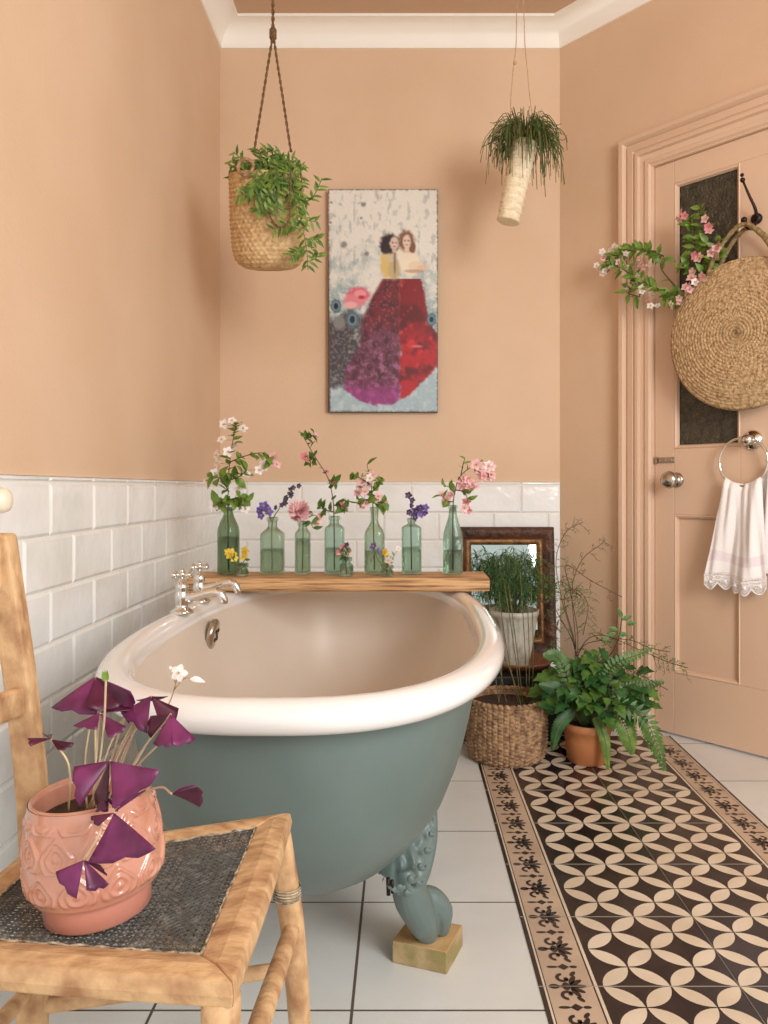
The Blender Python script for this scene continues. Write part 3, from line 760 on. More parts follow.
spray('violet_flower_stem', base_[1][0]+up, [(272, 525, 0), (279, 509, 0), (288, 495, -.01), (296, 486, -.01)], 2.15, 'violet flower and plum-coloured spike in square-shouldered bottle', 'flowers', M['olive'], stemm=M['gstem'],
      leaves=4, ll=.012, lw=.006, branches=[[(272, 522, 0), (268, 514, -.01), (263, 510, -.02)]],
      flowers=[('violet', 259, 510, .9), ('violet', 264, 507, 1.2), ('violet', 268, 512, 1.1), ('violet', 262, 515, 1)]+[('plum', 279+t*1.9+R.uniform(-2, 2), 508-t*2.5, 1.2) for t in range(10)])
spray('peony_stem', base_[2][0]+up, [(303, 530, 0), (303, 520, 0), (301, 512, -.01)], 2.14, 'full pale pink peony bloom in slim green bottle', 'flowers', M['green'], leaves=8, ll=.026, lw=.013, stemm=M['gstem'],
      branches=[[(303, 524, 0), (309, 521, -.01), (313, 528, -.02)], [(304, 520, 0), (314, 515, -.01), (319, 519, -.02)]],
      flowers=[('peony', 300, 510, .95), ('pink', 318, 520, 1), ('pink', 315, 524, .9), ('dpink', 320, 516, .7)])
spray('pink_flower_branch', base_[3][0]+up, [(334, 520, 0), (333, 500, 0), (328, 478, 0), (317, 460, 0), (308, 445, 0), (302, 434, 0)], 2.15, 'tall arching leafy stem with small pink flowers in pale square bottle', 'flowers', M['green'],
      leaves=52, ll=.028, lw=.015, branches=[[(334, 505, 0), (340, 507, -.01), (344, 508, -.02)], [(333, 512, 0), (326, 510, -.01), (320, 508, -.02)], [(316, 458, 0), (309, 460, -.01)], [(329, 480, 0), (335, 482, -.01)], [(305, 440, 0), (314, 435, 0)]],
      flowers=[('dpink', 305, 457, 1.1), ('dpink', 307, 461, .9), ('dpink', 335, 482, .9), ('dpink', 343, 507, 1.2), ('pink', 346, 510, .9), ('pink', 316, 436, .6), ('pink', 299, 432, .6), ('dpink', 326, 472, .7)])
spray('blossom_twig', base_[4][0]+up, [(373, 510, 0), (372, 492, 0), (370, 478, 0), (367, 465, 0)], 2.15, 'pale pink blossom twig with green leaves in long-necked bottle', 'flowers', M['lgreen'], leaves=26, ll=.036, lw=.025,
      branches=[[(371, 485, 0), (360, 478, -.01), (353, 477, -.01)], [(372, 500, 0), (364, 500, -.02), (359, 504, -.02)], [(372, 492, 0), (379, 485, -.01), (382, 478, -.01)], [(373, 503, 0), (380, 502, 0), (385, 503, -.01)]],
      flowers=[('pink', x, y, s) for x, y, s in [(360, 488, 1.2), (364, 492, 1), (358, 493, .9), (368, 484, 1.1), (372, 475, 1), (362, 483, 1), (378, 497, 1), (384, 503, 1), (365, 503, 1), (361, 507, .9), (375, 500, .8)]]+[('white', 369, 478, 1), ('white', 366, 488, 1)])
spray('bluebell_stem', base_[5][0]+up, [(411, 522, 0), (412, 510, 0), (410, 500, 0), (408, 496, -.01)], 2.15, 'purple bluebell bending over the aqua rectangular bottle', 'flowers', M['green'], leaves=0, stemm=M['fdark'], branches=[[(411, 516, 0), (417, 509, -.01), (425, 509, -.02)]],
      flowers=[('violet', 417, 511, 1), ('violet', 421, 508, 1), ('violet', 425, 508, .9), ('violet', 426, 514, .8), ('violet', 416, 517, .9), ('violet', 421, 514, .9), ('plum', 409, 495, 1.6), ('plum', 411, 500, 1.4), ('plum', 408, 512, 1.5), ('plum', 410, 506, 1.3)])
spray('cherry_blossom_branch', base_[6][0]+up, [(453, 508, 0), (455, 492, 0), (459, 478, 0), (470, 468, 0), (484, 464, 0)], 2.14, 'pink cherry blossom branch leaning right from the tapered end bottle', 'flowers', M['lgreen'], leaves=18, ll=.026, lw=.016,
      branches=[[(455, 494, 0), (449, 487, -.01), (444, 486, -.01)], [(456, 490, 0), (464, 492, -.01), (468, 500, -.02)], [(453, 502, 0), (446, 500, -.02), (441, 495, -.02)], [(461, 475, 0), (463, 465, 0), (465, 458, 0)]],
      flowers=[('pink', 484+R.uniform(-8, 8), 470+R.uniform(-7, 8), R.uniform(.9, 1.2)) for _ in range(14)]+[('pink', 468+R.uniform(-9, 9), 485+R.uniform(-9, 9), R.uniform(.8, 1.2)) for _ in range(12)]
      + [('dpink', 466, 503, 1.1), ('dpink', 468, 510, 1), ('pink', 464, 508, 1), ('pink', 446, 500, 1), ('pink', 442, 495, .9), ('pink', 451, 496, 1), ('white', 488, 466, 1.1), ('white', 480, 467, 1)])
spray('yellow_flower_stem', j1[0]+V((0, 0, .008)), [(241, 568, 0), (238, 560, -.005)], 2.09, 'bright yellow flowers spilling from the tiny left jar', 'flowers', M['green'], leaves=6, ll=.016, lw=.008, stemm=M['gstem'],
      branches=[[(241, 568, 0), (234, 560, -.01), (231, 556, -.02)], [(241, 566, 0), (246, 558, -.01)]],
      flowers=[('yellow', 231, 554, 1), ('yellow', 234, 558, .8), ('yellow', 245, 551, .9), ('yellow', 244, 557, .8), ('yellow', 228, 552, .7)], group='small posies in the tiny jars')
spray('pink_posy', j2[0]+V((0, 0, .008)), [(346, 562, 0), (346, 552, -.005)], 2.09, 'pink and green posy in the tiny middle jar', 'flowers', M['green'], leaves=14, ll=.018, lw=.011, stemm=M['gstem'],
      branches=[[(346, 560, 0), (340, 552, -.01)], [(346, 560, 0), (351, 549, -.01)]], flowers=[('dpink', 339, 552, .8), ('dpink', 343, 547, .7), ('pink', 350, 551, .7), ('plum', 348, 546, 1.4)], group='small posies in the tiny jars')
spray('white_posy', j3[0]+V((0, 0, .008)), [(387, 568, 0), (388, 556, -.005)], 2.09, 'white, yellow and violet posy in the tiny jar beside long-necked bottle', 'flowers', M['lgreen'], leaves=12, ll=.016, lw=.01, stemm=M['gstem'],
      branches=[[(387, 566, 0), (384, 555, -.01)], [(387, 566, 0), (394, 556, -.01)], [(386, 566, 0), (378, 560, -.01), (375, 548, -.015)], [(375, 550, -.015), (371, 562, -.015)]],
      flowers=[('white', 389, 560, .9), ('white', 388, 566, .8), ('yellow', 385, 552, .7), ('white', 398, 549, .6), ('violet', 374, 547, .9), ('violet', 378, 551, .7), ('yellow', 387, 556, .6)], group='small posies in the tiny jars')

# ================================================================== PAINTING
PX0, PX1, PZ0, PZ1 = -.2935, .137, 1.161, 2.034
pn = thing('painting', (-.078, 3.0, PZ0), 'unframed painting of two women in long red and purple skirts', 'painting')
NU, NV = 120, 240
def sm(a, b, x): t = max(0, min(1, (x-a)/(b-a))); return t*t*(3-2*t)
def mixc(a, b, t): return tuple(a[i]*(1-t)+b[i]*t for i in range(3))
def N(x, y, s, o=0): return noise.fractal(V((x*s, y*s*2, o)), 1.0, 2.0, 4)
def paint(u, v):                 # u 0..1 left-right, v 0..1 top-bottom
    n1 = N(u, v, 4); n2 = N(u, v, 14, 3); n3 = N(u, v, 40, 7)
    c = mixc((226, 222, 212), (152, 172, 174), sm(.25, .62, v+n1*.25))
    c = mixc(c, (226, 222, 210), sm(.1, .5, n2)*.7); c = mixc(c, (150, 160, 156), sm(.2, .6, -n2)*.45); c = mixc(c, (236, 232, 222), sm(.1, .5, n3)*.4)
    c = mixc(c, (130, 138, 136), sm(.3, .6, N(u*2.5, v*.6, 9, 5))*.35)
    if v > .8: c = mixc(c, (168, 192, 204), .6)
    # dark flower bed lower left
    db = sm(.42, .2, u+n2*.12)*sm(.52, .6, v+n1*.08)*sm(.92, .84, v+n2*.05)
    c = mixc(c, mixc((52, 48, 50), (104, 90, 98), sm(-.2, .4, n3)), db*.9)
    # skirts
    def inpoly(lx, rx, soft=.012): return sm(lx-soft, lx+soft, u+n3*.012)*sm(rx+soft, rx-soft, u+n3*.012)
    if v > .40:
        t = (v-.40)
        lx = interp([(0, .50), (.08, .40), (.2, .30), (.3, .28), (.42, .14), (.5, .14), (.55, .28), (.58, .46), (.6, .6)], t)
        rx = interp([(0, .66), (.5, .66), (.545, .64), (.58, .55), (.6, .45)], t)
        a = inpoly(lx, rx, .02)*sm(.985, .955, v+n2*.02)
        pc = mixc((112, 30, 40), (104, 52, 74), sm(.5, .72, v+n1*.1)); pc = mixc(pc, (150, 92, 130), sm(.05, .5, n2)*sm(.6, .8, v))
        pc = mixc(pc, (58, 22, 34), sm(-.1, .5, -n2)*.6); pc = mixc(pc, (190, 140, 160), sm(.15, .5, n3)*.35); pc = mixc(pc, (164, 60, 140), sm(.84, .93, v)*.7)
        c = mixc(c, pc, a)
        lx2 = .65+n2*.02+n1*.02; rx2 = interp([(0, .84), (.05, .87), (.15, .90), (.22, .95), (.27, 1.02), (.36, 1.02), (.42, .95), (.47, .84), (.52, .75), (.545, .66)], t)
        a = inpoly(lx2, rx2, .015)*sm(.95, .93, v)
        pc = mixc((128, 18, 28), (178, 26, 38), sm(.55, .75, v+n2*.15)); pc = mixc(pc, (84, 12, 22), sm(.05, .4, -n1)*.8); pc = mixc(pc, (214, 60, 56), sm(.3, .6, n2)*.5)
        c = mixc(c, pc, a)
        c = mixc(c, (170, 96, 70), max(0, 1-abs(u-.645)/.008)*.4*sm(.97, .6, v))
    def blob(cx, cy, rx, ry, col, s=.25, k=1.0):
        nonlocal c
        d = math.hypot((u-cx)/rx, (v-cy)/ry)+n3*.15; c = mixc(c, col, sm(1+s, 1-s, d)*k)
    # women: torsos, arms, faces, hair
    blob(.535, .345, .058, .055, (216, 184, 112)); blob(.52, .31, .045, .03, (216, 186, 118)); blob(.60, .36, .055, .048, (190, 172, 128))
    blob(.58, .30, .05, .028, (206, 188, 160)); blob(.75, .335, .095, .055, (236, 222, 196)); blob(.72, .29, .085, .028, (232, 218, 196)); blob(.80, .345, .07, .022, (226, 208, 180))
    blob(.86, .352, .05, .012, (222, 190, 160)); blob(.78, .368, .09, .008, (176, 140, 110), .3, .7); blob(.605, .33, .012, .055, (120, 92, 84), .4, .7)
    blob(.56, .245, .085, .043, (40, 26, 30)); blob(.515, .265, .04, .025, (40, 26, 30)); blob(.60, .243, .042, .029, (214, 192, 178)); blob(.60, .275, .02, .012, (204, 176, 160))
    blob(.71, .232, .070, .046, (124, 84, 62)); blob(.765, .262, .03, .025, (124, 84, 62)); blob(.715, .236, .037, .031, (222, 196, 176)); blob(.715, .270, .022, .014, (220, 196, 176))
    for (ex, ey) in ((.585, .240), (.617, .241), (.700, .231), (.730, .231)): blob(ex, ey, .008, .0035, (70, 44, 40), .4, .8)
    blob(.602, .257, .012, .003, (150, 70, 64), .4, .8); blob(.715, .250, .012, .003, (170, 76, 70), .4, .8)
    # rose and ringed flowers
    blob(.27, .475, .105, .034, (214, 96, 112)); blob(.24, .50, .10, .03, (220, 128, 138)); blob(.29, .468, .055, .016, (232, 150, 156)); blob(.30, .485, .03, .008, (180, 40, 66)); blob(.2, .52, .06, .016, (232, 170, 170))
    for (fx, fy, fr) in ((.065, .525, .050), (.215, .585, .058), (.94, .585, .046)):
        blob(fx, fy, fr, fr*.62, (72, 100, 110)); blob(fx, fy, fr*.72, fr*.45, (112, 138, 146)); blob(fx, fy, fr*.4, fr*.28, (18, 28, 46))
    blob(.095, .60, .055, .03, (128, 126, 124)); 
    blob(.81, .705, .05, .006, (226, 120, 120), .4, .8)
    edge = min(u, 1-u, v*2, (1-v)*2); c = mixc(c, (84, 72, 62), (1-sm(.0, .016, edge+n3*.008))*.8)
    for (sx, sy, sr_) in ((.03, .06, .012), (.02, .15, .012), (.32, .07, .02), (.3, .13, .012), (.14, .25, .03), (.35, .29, .02)): blob(sx, sy, sr_, sr_*.45, (96, 98, 96), .5, .7)
    return c
mb = MB(); cols = []
for i in range(NV+1):
    for j in range(NU+1):
        u, v = j/NU, i/NV; mb.v.append(V((lerp(PX0, PX1, u)+(.006*v if True else 0)*(1-u), 2.990, lerp(PZ1, PZ0, v)))); cols.append(paint(u, v))
for i in range(NV):
    for j in range(NU): mb.f.append([i*(NU+1)+j, (i+1)*(NU+1)+j, (i+1)*(NU+1)+j+1, i*(NU+1)+j+1]); mb.m.append(0)
pm = bpy.data.materials.new('painted_surface'); pm.use_nodes = True; nt = pm.node_tree; bs = nt.nodes['Principled BSDF']; bs.inputs['Roughness'].default_value = .5
ca = nt.nodes.new('ShaderNodeVertexColor'); ca.layer_name = 'pigment'; nt.links.new(ca.outputs[0], bs.inputs['Base Color'])
po = mb.build('painted_front', pm, pn); at = po.data.color_attributes.new('pigment', 'FLOAT_COLOR', 'POINT')
at.data.foreach_set('color', [x for c in cols for x in (*lin(c), 1.0)])
mb = MB(); mb.box((PX0+.0005, 2.9905, PZ0), (PX1, 3.018, PZ1)); mb.build('wooden_panel', M['frame'], pn, smooth=False)

# ================================================================== HANGING BASKET (left)
def weave(base, amp, rows, cols_):
    def fn(r, z, w_):
        ph = z*rows; k_ = math.floor(ph); return r+amp*(abs(math.sin(PI*ph))*(.6+.4*math.cos(w_*cols_+PI*(k_ % 2)))-.5)
    return fn
def basket(mb, c, prof, rows, cols_, amp, n=200, steps=110, axis=None, mi=0):
    z0, z1_ = prof[0][0], prof[-1][0]; pr = [(interp(prof, z), z) for z in [lerp(z0, z1_, i/steps) for i in range(steps+1)]]
    mb.lathe(pr, n, c, mi, fn=weave(0, amp, rows, cols_), axis=axis)
    mb.lathe([(.0001, z0), (pr[0][0], z0)], n, c, mi, axis=axis)
    mb.lathe([(pr[-1][0]-.012, lerp(z0, z1_, .4)), (pr[-1][0]-.008, z1_), (pr[-1][0], z1_)], n, c, mi, axis=axis)
DH = 2.40; kh = DH/F; hb = V(((268-CX)*kh, DH, H-(269-CY)*kh)); bh = .283
hbk = thing('hanging_basket', hb, 'deep round straw basket hanging on rope at left, above bath', 'hanging basket')
TB = .24; AXB = Matrix.Rotation(TB, 3, 'X'); axb = AXB @ V((0, 0, 1)); bc_ = hb+V((0, 0, bh/2)); hb2 = bc_-axb*(bh/2)
mb = MB(); basket(mb, hb2, [(0, .040), (.004, .068), (.011, .086), (.022, .099), (.040, .109), (.07, .1145), (.15, .1165), (bh, .113)], 76, 40, .0055, axis=AXB)
mb.build('basket', M['straw'], hbk)
def ropeline(a, b, r=.004, n=40, tw=30):
    mb = MB()
    for ph in (0, PI):
        pts = []
        for i in range(n*3+1):
            t = i/(n*3); p = a.lerp(b, t); w_ = t*(b-a).length*140+ph; pts.append(p+V((math.cos(w_), math.sin(w_), 0))*r*.55)
        mb.tube(pts, r*.62, 5)
    return mb
knot = P(273, 34, DH); topc = V((knot.x, DH, ZC))
for (x, y, dz) in ((254, 152, -.03), (291, 152, -.02)): ropeline(knot, P(x, y, DH+dz)).build('rope', M['rope'], hbk)
ropeline(knot, topc, .005).build('rope', M['rope'], hbk)
mb = MB(); 
for i in range(5): 
    a = i*1.3; mb.tube([knot+V((math.cos(t+a)*.008, math.sin(t+a)*.008, -.014+.028*(t/7))) for t in [q*.7 for q in range(11)]], .004, 6)
mb.build('knot', M['rope'], hbk)
mb = MB(); c = P(245.5, 167, DH-.145); mb.tube([c+V((.022*math.cos(a), .006*math.sin(a), .026*math.sin(a))) for a in [2*PI*i/26 for i in range(27)]], .0055, 8, cap=False); mb.build('loop_handle', M['seagrass'], hbk)
mb = MB(); mb.tube(bez([P(268, 180, DH-.150), P(269, 212, DH-.142), P(278, 226, DH-.140), P(289, 220, DH-.138), P(291, 175, DH-.145)], 24), .0028, 6); mb.build('loop_handle', M['rope'], hbk)
# plant in it
def plantthing(name, loc, label, group=None): return thing(name, loc, label, 'plant', group)
def DV(y): return DH-.036*max(-.8, min(1, (218-y)/48))
hp = plantthing('trailing_plant', hb+V((0, 0, bh-.05)), 'trailing green leafy plant spilling over left hanging basket')
lf = MB(); sm_ = MB(); c0 = hb2+axb*(bh-.02)
soil = MB(); soil.lathe([(.0001, .0), (.102, -.004)], 24, hb2+axb*(bh-.035), axis=AXB); soil.build('soil', M['soil'], hp)
def vine(pts, n, L, W, droopd=V((0, 0, -1))):
    pa = bez(pts, 22); sm_.tube(pa, .0013, 5)
    for i in range(n):
        q = 2+int((i+.5)/n*(len(pa)-3)); p = pa[q]; t = (pa[min(q+1, len(pa)-1)]-pa[q-1]).normalized()
        sd = V((0, -1, 0)).cross(t); sd = sd.normalized() if sd.length > .1 else V((1, 0, 0))
        d = sd*(1 if i % 2 else -1)+t*.7+rv(.25)
        lf.leaf(p, d, V((0, -1, .4)), L*R.uniform(.8, 1.2), W, bend=R.uniform(0, .6), fold=.15)
for k in range(50):
    a = R.uniform(0, 2*PI); rr_ = R.uniform(.0, .085); b0 = c0+V((math.cos(a)*rr_, math.sin(a)*rr_, -.01))
    o = V((math.cos(a), math.sin(a)*1.0, 0)); ln = R.uniform(.02, .06)
    vine([b0, b0+V((0, 0, .045))+o*ln*.4, b0+V((0, 0, .02+R.uniform(0, .05)))+o*ln], 8, .028, .0095)
for k in range(17):
    x_ = R.uniform(250, 303); dx_ = R.uniform(-12, 12); e_ = R.uniform(178, 206)
    dz0 = -.10*math.sqrt(max(.05, 1-((x_-271)/38)**2))
    vine([P(x_, 178, DV(178)+dz0*.7), P(x_+dx_*.3, 166+R.uniform(-8, 4), DV(166)+dz0), P(x_+dx_*.7, 180, DV(180)+dz0*1.25-.01), P(x_+dx_, e_, DV(e_)+dz0*1.22-.02)], 9, .028, .0085)
for pts, n in (([(280, 172, -.09), (262, 190, -.13), (250, 195, -.14), (237, 196, -.15)], 15), ([(282, 172, -.09), (272, 190, -.135), (262, 205, -.14), (256, 212, -.14)], 14), ([(275, 172, -.1), (268, 195, -.135), (268, 214, -.14)], 14),
               ([(285, 170, -.09), (298, 192, -.12), (300, 215, -.13), (306, 245, -.13), (308, 270, -.13)], 26), ([(290, 172, -.09), (301, 196, -.12), (306, 218, -.13), (318, 222, -.13)], 12), ([(294, 172, -.07), (306, 200, -.1), (316, 192, -.1), (322, 178, -.1)], 12),
               ([(300, 230, -.13), (290, 226, -.135), (272, 229, -.14)], 12), ([(305, 238, -.13), (312, 240, -.13), (320, 239, -.13)], 8), ([(307, 250, -.13), (298, 252, -.135), (291, 257, -.14)], 8), ([(283, 170, -.09), (280, 190, -.13), (276, 205, -.14), (285, 212, -.14)], 14),
               ([(265, 172, -.1), (255, 185, -.14), (246, 192, -.15)], 12), ([(290, 170, -.09), (294, 190, -.12), (296, 206, -.125), (298, 222, -.13)], 16), ([(307, 262, -.13), (316, 258, -.13), (318, 252, -.13)], 7), ([(260, 172, -.1), (262, 188, -.138), (255, 200, -.142)], 10)):
    vine([P(x, y, DV(y)+dz) for x, y, dz in pts], int(n*1.25), .030, .0095)
sm_.build('stem', M['gstem'], hp)
for i_ in range(len(lf.m)): lf.m[i_] = 1 if (i_//8) % 3 == 0 else 0
lf.build('foliage', [M['lgreen'], M['green']], hp)

# ================================================================== TUBULAR HANGING PLANTER (right)
DR = 2.62; kr = DR/F; A0 = P(508, 222, DR); A1 = P(525.5, 143, DR); axd = (A1-A0); al = axd.length; axd.normalize()
e1 = V((0, 1, 0)).cross(axd).normalized(); e2 = axd.cross(e1); AXP = Matrix((e1, e2, axd)).transposed()
rp = thing('hanging_planter', A0, 'narrow pale woven tube planter hanging tilted on strings at right', 'hanging planter')
mb = MB(); basket(mb, A0, [(0, .038), (al*.5, .042), (al, .041)], 72, 0, .0050, n=120, steps=150, axis=AXP); mb.build('basket', M['pale'], rp)
top = P(519.5, -40, DR)
mb = MB(); mb.tube(bez([top, P(517, 0, DR), P(516, 46, DR), P(513.5, 66, DR), P(510.5, 112, DR), P(514, 145, DR-.03)], 30), .0016, 6)
mb.tube([P(514, 64, DR), P(516, 62, DR)], .005, 6); mb.build('string', M['cord'], rp)
mb = MB(); mb.tube(bez([top, P(523.5, 5, DR), P(525, 46, DR), P(527, 66, DR), P(530, 98, DR), P(536, 142, DR)], 30), .0015, 6); mb.build('string', M['cord'], rp)
mb = MB(); tt = V((top.x, DR, ZC)); mb.tube([top, tt], .002, 6); mb.build('string', M['cord'], rp)
gp = plantthing('rhipsalis_plant', A1-axd*.03, 'wiry grass-like green plant in the tilted tube planter')
gb = MB(); base = A1+V((0, 0, -.01))
for k in range(460):
    a = R.uniform(0, 2*PI); sp = R.uniform(.25, 1)
    o = V((math.cos(a), math.sin(a)*.8, 0)); Lh = R.uniform(.05, .150)*(.6+.4*sp); rise = R.uniform(.02, .10); fall = R.uniform(-.03, .165)*sp
    b0 = base+o*R.uniform(0, .03)
    if R.random() < .06: pts = [b0, b0+o*.02+V((0, 0, .05)), b0+o*.05+V((0, 0, .11))]
    else: pts = [b0, b0+o*Lh*.45+V((0, 0, rise)), b0+o*Lh*.9+V((0, 0, rise*.55-fall*.25)), b0+o*Lh+rv(.008)+V((0, 0, -fall+.02))]
    gb.tube(bez(pts, 9), [.0017]*4+[.0012]*10 if False else .0012, 4, mi=0 if R.random() < .5 else 1)
gb.build('foliage', [M['grass'], M['olive']], gp)

# ================================================================== MIRROR, BOX, POTS
bx = thing('storage_box', (.355, 2.80, 0), 'low black wooden box in corner, under mirror and ribbed pot', 'box')
mb = MB(); mb.box((.18, 2.605, .0), (.53, 3.005, .19)); mb.build('body', M['black'], bx, smooth=False, mods=[BEV(.004)])
mb = MB(); mb.box((.174, 2.60, .191), (.536, 3.005, .222)); mb.build('lid', M['black'], bx, smooth=False, mods=[BEV(.005, 3)])
mr = thing('mirror', (.39, 2.93, .222), 'small mirror in carved dark wood frame leaning on the white tiles', 'mirror')
mz0, mz1 = .2235, .712; my0, my1 = 2.925, 2.985
def MPt(x, z, n=0): 
    t = (z-mz0)/(mz1-mz0); return V((x, lerp(my0, my1, t)-n, z))
mx0, mx1 = .196, .586
fr = [(0, -.012), (0, .018), (.004, .026), (.016, .030), (.030, .026), (.040, .018), (.046, .014), (.050, .018), (.058, .018), (.064, .012), (.070, .002), (.070, -.01)]
def framemesh(i0, i1, ov=0):
    mb = MB(); rows = []; pr = fr[i0:i1+1]; ns = 26
    cor = [(mx0, mz0, 1, 1), (mx1, mz0, -1, 1), (mx1, mz1, -1, -1), (mx0, mz1, 1, -1), (mx0, mz0, 1, 1)]
    for s_ in range(4):
        a, b = cor[s_], cor[s_+1]
        for q in range(ns+(1 if s_ == 3 else 0)):
            t = q/ns; row = []
            for o, n in pr:
                pa = V((a[0]+a[2]*o, 0, a[1]+a[3]*o)); pb = V((b[0]+b[2]*o, 0, b[1]+b[3]*o)); p = pa.lerp(pb, t)
                orn = ov*math.sin(t*ns*1.9+o*60)*math.sin(min(1, max(0, o/.045))*PI)
                row.append(MPt(p.x, p.z, n+orn))
            rows.append(row)
    k_ = len(pr); vs = [p for r in rows for p in r]; mb.add(vs, [(i*k_+j, (i+1)*k_+j, (i+1)*k_+j+1, i*k_+j+1) for i in range(len(rows)-1) for j in range(k_-1)]); return mb
framemesh(0, 6, .004).build('frame', M['frame'], mr); framemesh(6, 11).build('gilt_inner_frame', M['gilt'], mr)
mb = MB(); mb.quad(MPt(mx0+.066, mz0+.066, .003), MPt(mx1-.066, mz0+.066, .003), MPt(mx1-.066, mz1-.066, .003), MPt(mx0+.066, mz1-.066, .003)); mb.build('mirror_glass', M['mirror'], mr, smooth=False)

# saucer, ribbed pot and feathery plant
DP = 2.745; pcx = (514-CX)/F*DP
sa = MB(); sc_ = V((pcx+.012, DP, .2225)); sa.lathe([(.0001, 0), (.095, 0), (.122, .022), (.126, .030), (.120, .031), (.092, .008), (.0001, .008)], 48, sc_)
so = sa.build('plant_saucer', M['saucer'], None, org=sc_); tag(so, 'brown glazed saucer under the ribbed cream pot', 'saucer')
pb_ = V((pcx, DP, .231)); rpz = .428-.231
rb = thing('ribbed_pot', pb_, 'ribbed mottled cream plant pot standing on brown saucer', 'plant pot')
mb = MB(); mb.lathe([(.0001, 0), (.052, 0), (.054, .004), (.068, rpz*.45), (.082, rpz*.88), (.086, rpz*.9), (.089, rpz*.93), (.089, rpz), (.083, rpz), (.079, rpz*.9), (.05, .02), (.0001, .02)], 120, pb_,
         fn=lambda r, z, w_: r+(.0022*math.cos(w_*26) if .004 < z < rpz*.89 and r > .05 else 0)); mb.build('pot', M['whitepot'], rb)
mb = MB(); mb.lathe([(.0001, .004), (.078, 0)], 24, pb_+V((0, 0, rpz*.88))); mb.build('soil', M['soil'], rb)
fp = plantthing('feathery_fern', pb_+V((0, 0, rpz*.88)), 'dense feathery dark green fern in the ribbed cream pot before mirror')
gb = MB(); sb_ = MB()
for k in range(58):
    a = R.uniform(0, 2*PI); o = V((math.cos(a), math.sin(a)*.8, 0)); b0 = pb_+V((0, 0, rpz*.9))+o*R.uniform(0, .05)
    hgt = R.uniform(.06, .235); sp = R.uniform(.02, .085)+(.02 if hgt < .15 else 0)
    pa = bez([b0, b0+o*sp*.4+V((0, 0, hgt*.7)), b0+o*sp*1.1+V((0, 0, hgt)), b0+o*sp*1.6+V((0, 0, hgt*.80))], 14)
    pa = [V((p.x, min(p.y, 2.885), p.z)) for p in pa]
    sb_.tube(pa, .0011, 4)
    for q in range(3, len(pa)):
        for _ in range(3):
            d = rv(1)+V((0, -.2, .1)); L_ = R.uniform(.022, .045); e_ = pa[q]+d.normalized()*L_
            if e_.y > 2.89: d.y = -abs(d.y)
            gb.leaf(pa[q], d, V((0, -.5, 1)), L_, .0034, bend=R.uniform(.2, 1.2), fold=.1, segs=3, mi=0 if R.random() < .7 else 1)
sb_.build('stem', M['gstem'], fp); gb.build('foliage', [M['dgreen'], M['green']], fp)

# seagrass basket with reedy plant
sgc = V(((506-CX)/F*2.465, 2.462, .0018)); sg = thing('seagrass_basket', sgc, 'round brown woven seagrass basket on floor beside bathtub', 'basket')
mb = MB(); 
def sgfn(r, z, w_): 
    c_ = math.floor(w_*46/(2*PI)); return r+.006*(abs(math.sin(w_*23))**.6*(.55+.45*math.sin(z*520+PI*(c_ % 2)))-.4)
prf = [(0, .112), (.012, .124), (.05, .130), (.12, .1315), (.185, .126)]
mb.lathe([(interp(prf, z), z) for z in [.185*i/90 for i in range(91)]], 368, sgc, fn=sgfn); mb.lathe([(.0001, 0), (.112, 0)], 40, sgc)
mb.lathe([(.112, .02), (.116, .18), (.126, .186)], 80, sgc)
mb.build('woven_side', M['seagrass'], sg)
mb = MB(); mb.tube([sgc+V((.123*math.cos(a), .123*math.sin(a), .187+.0025*math.sin(a*40))) for a in [2*PI*i/200 for i in range(201)]], [.0075+.0015*math.sin(i*1.3) for i in range(201)], 8, cap=False); mb.build('braided_rim', M['seagrass'], sg)
mb = MB(); mb.lathe([(.0001, .004), (.114, 0)], 24, sgc+V((0, 0, .168))); mb.build('soil', M['soil'], sg)
rd = plantthing('papyrus_plant', sgc+V((0, 0, .152)), 'thin-stemmed papyrus rising from the seagrass basket')
sb_ = MB(); gb = MB()
for (x0_, x1_, y1_) in ((520, 498, 590), (522, 503, 575), (524, 508, 583), (528, 520, 570), (529, 527, 590), (532, 531, 585), (508, 486, 585), (500, 494, 640), (498, 502, 650)):
    b0 = P(x0_, 712, 2.46); e0 = P(x1_, y1_, 2.50); pa = bez([b0, b0.lerp(e0, .5)+V((R.uniform(-.006, .006), 0, 0)), e0], 12)
    sb_.tube(pa, .0016, 5)
    if y1_ < 610:
        for k in range(16):
            a = 2*PI*k/16+R.uniform(-.2, .2); d = V((math.cos(a), math.sin(a), R.uniform(.15, .7)))
            gb.leaf(e0, d, V((0, 0, 1)), R.uniform(.05, .085), .0042, bend=R.uniform(.6, 1.3), fold=.2, segs=5)
sb_.tube(bez([P(495, 640, 2.40), P(510, 670, 2.42), P(523, 712, 2.44)], 10), .0017, 5)
sb_.build('stem', M['olive'], rd); gb.build('foliage', [M['dgreen']], rd)

# terracotta pot and leafy fern
tc_ = V(((587-CX)/F*2.42, 2.42, .0018)); tp_ = thing('terracotta_pot', tc_, 'small round terracotta pot standing on the patterned floor', 'plant pot')
mb = MB(); mb.lathe([(.0001, 0), (.058, 0), (.061, .003), (.070, .07), (.074, .10), (.078, .102), (.079, .125), (.074, .126), (.068, .10), (.055, .02), (.0001, .02)], 56, tc_); mb.build('pot', M['terra'], tp_)
mb = MB(); mb.lathe([(.0001, .004), (.067, 0)], 24, tc_+V((0, 0, .105))); mb.build('soil', M['soil'], tp_)
ff = plantthing('leafy_fern', tc_+V((0, 0, .108)), 'bushy broad-leaved green plant spilling over the terracotta pot')
sb_ = MB(); gb = MB(); fb = tc_+V((0, 0, .11))
def clampw(p):               # stay in front of the door wall
    dn = (p-W0).dot(WN)
    return p+WN*(.06-dn) if dn < .06 else p
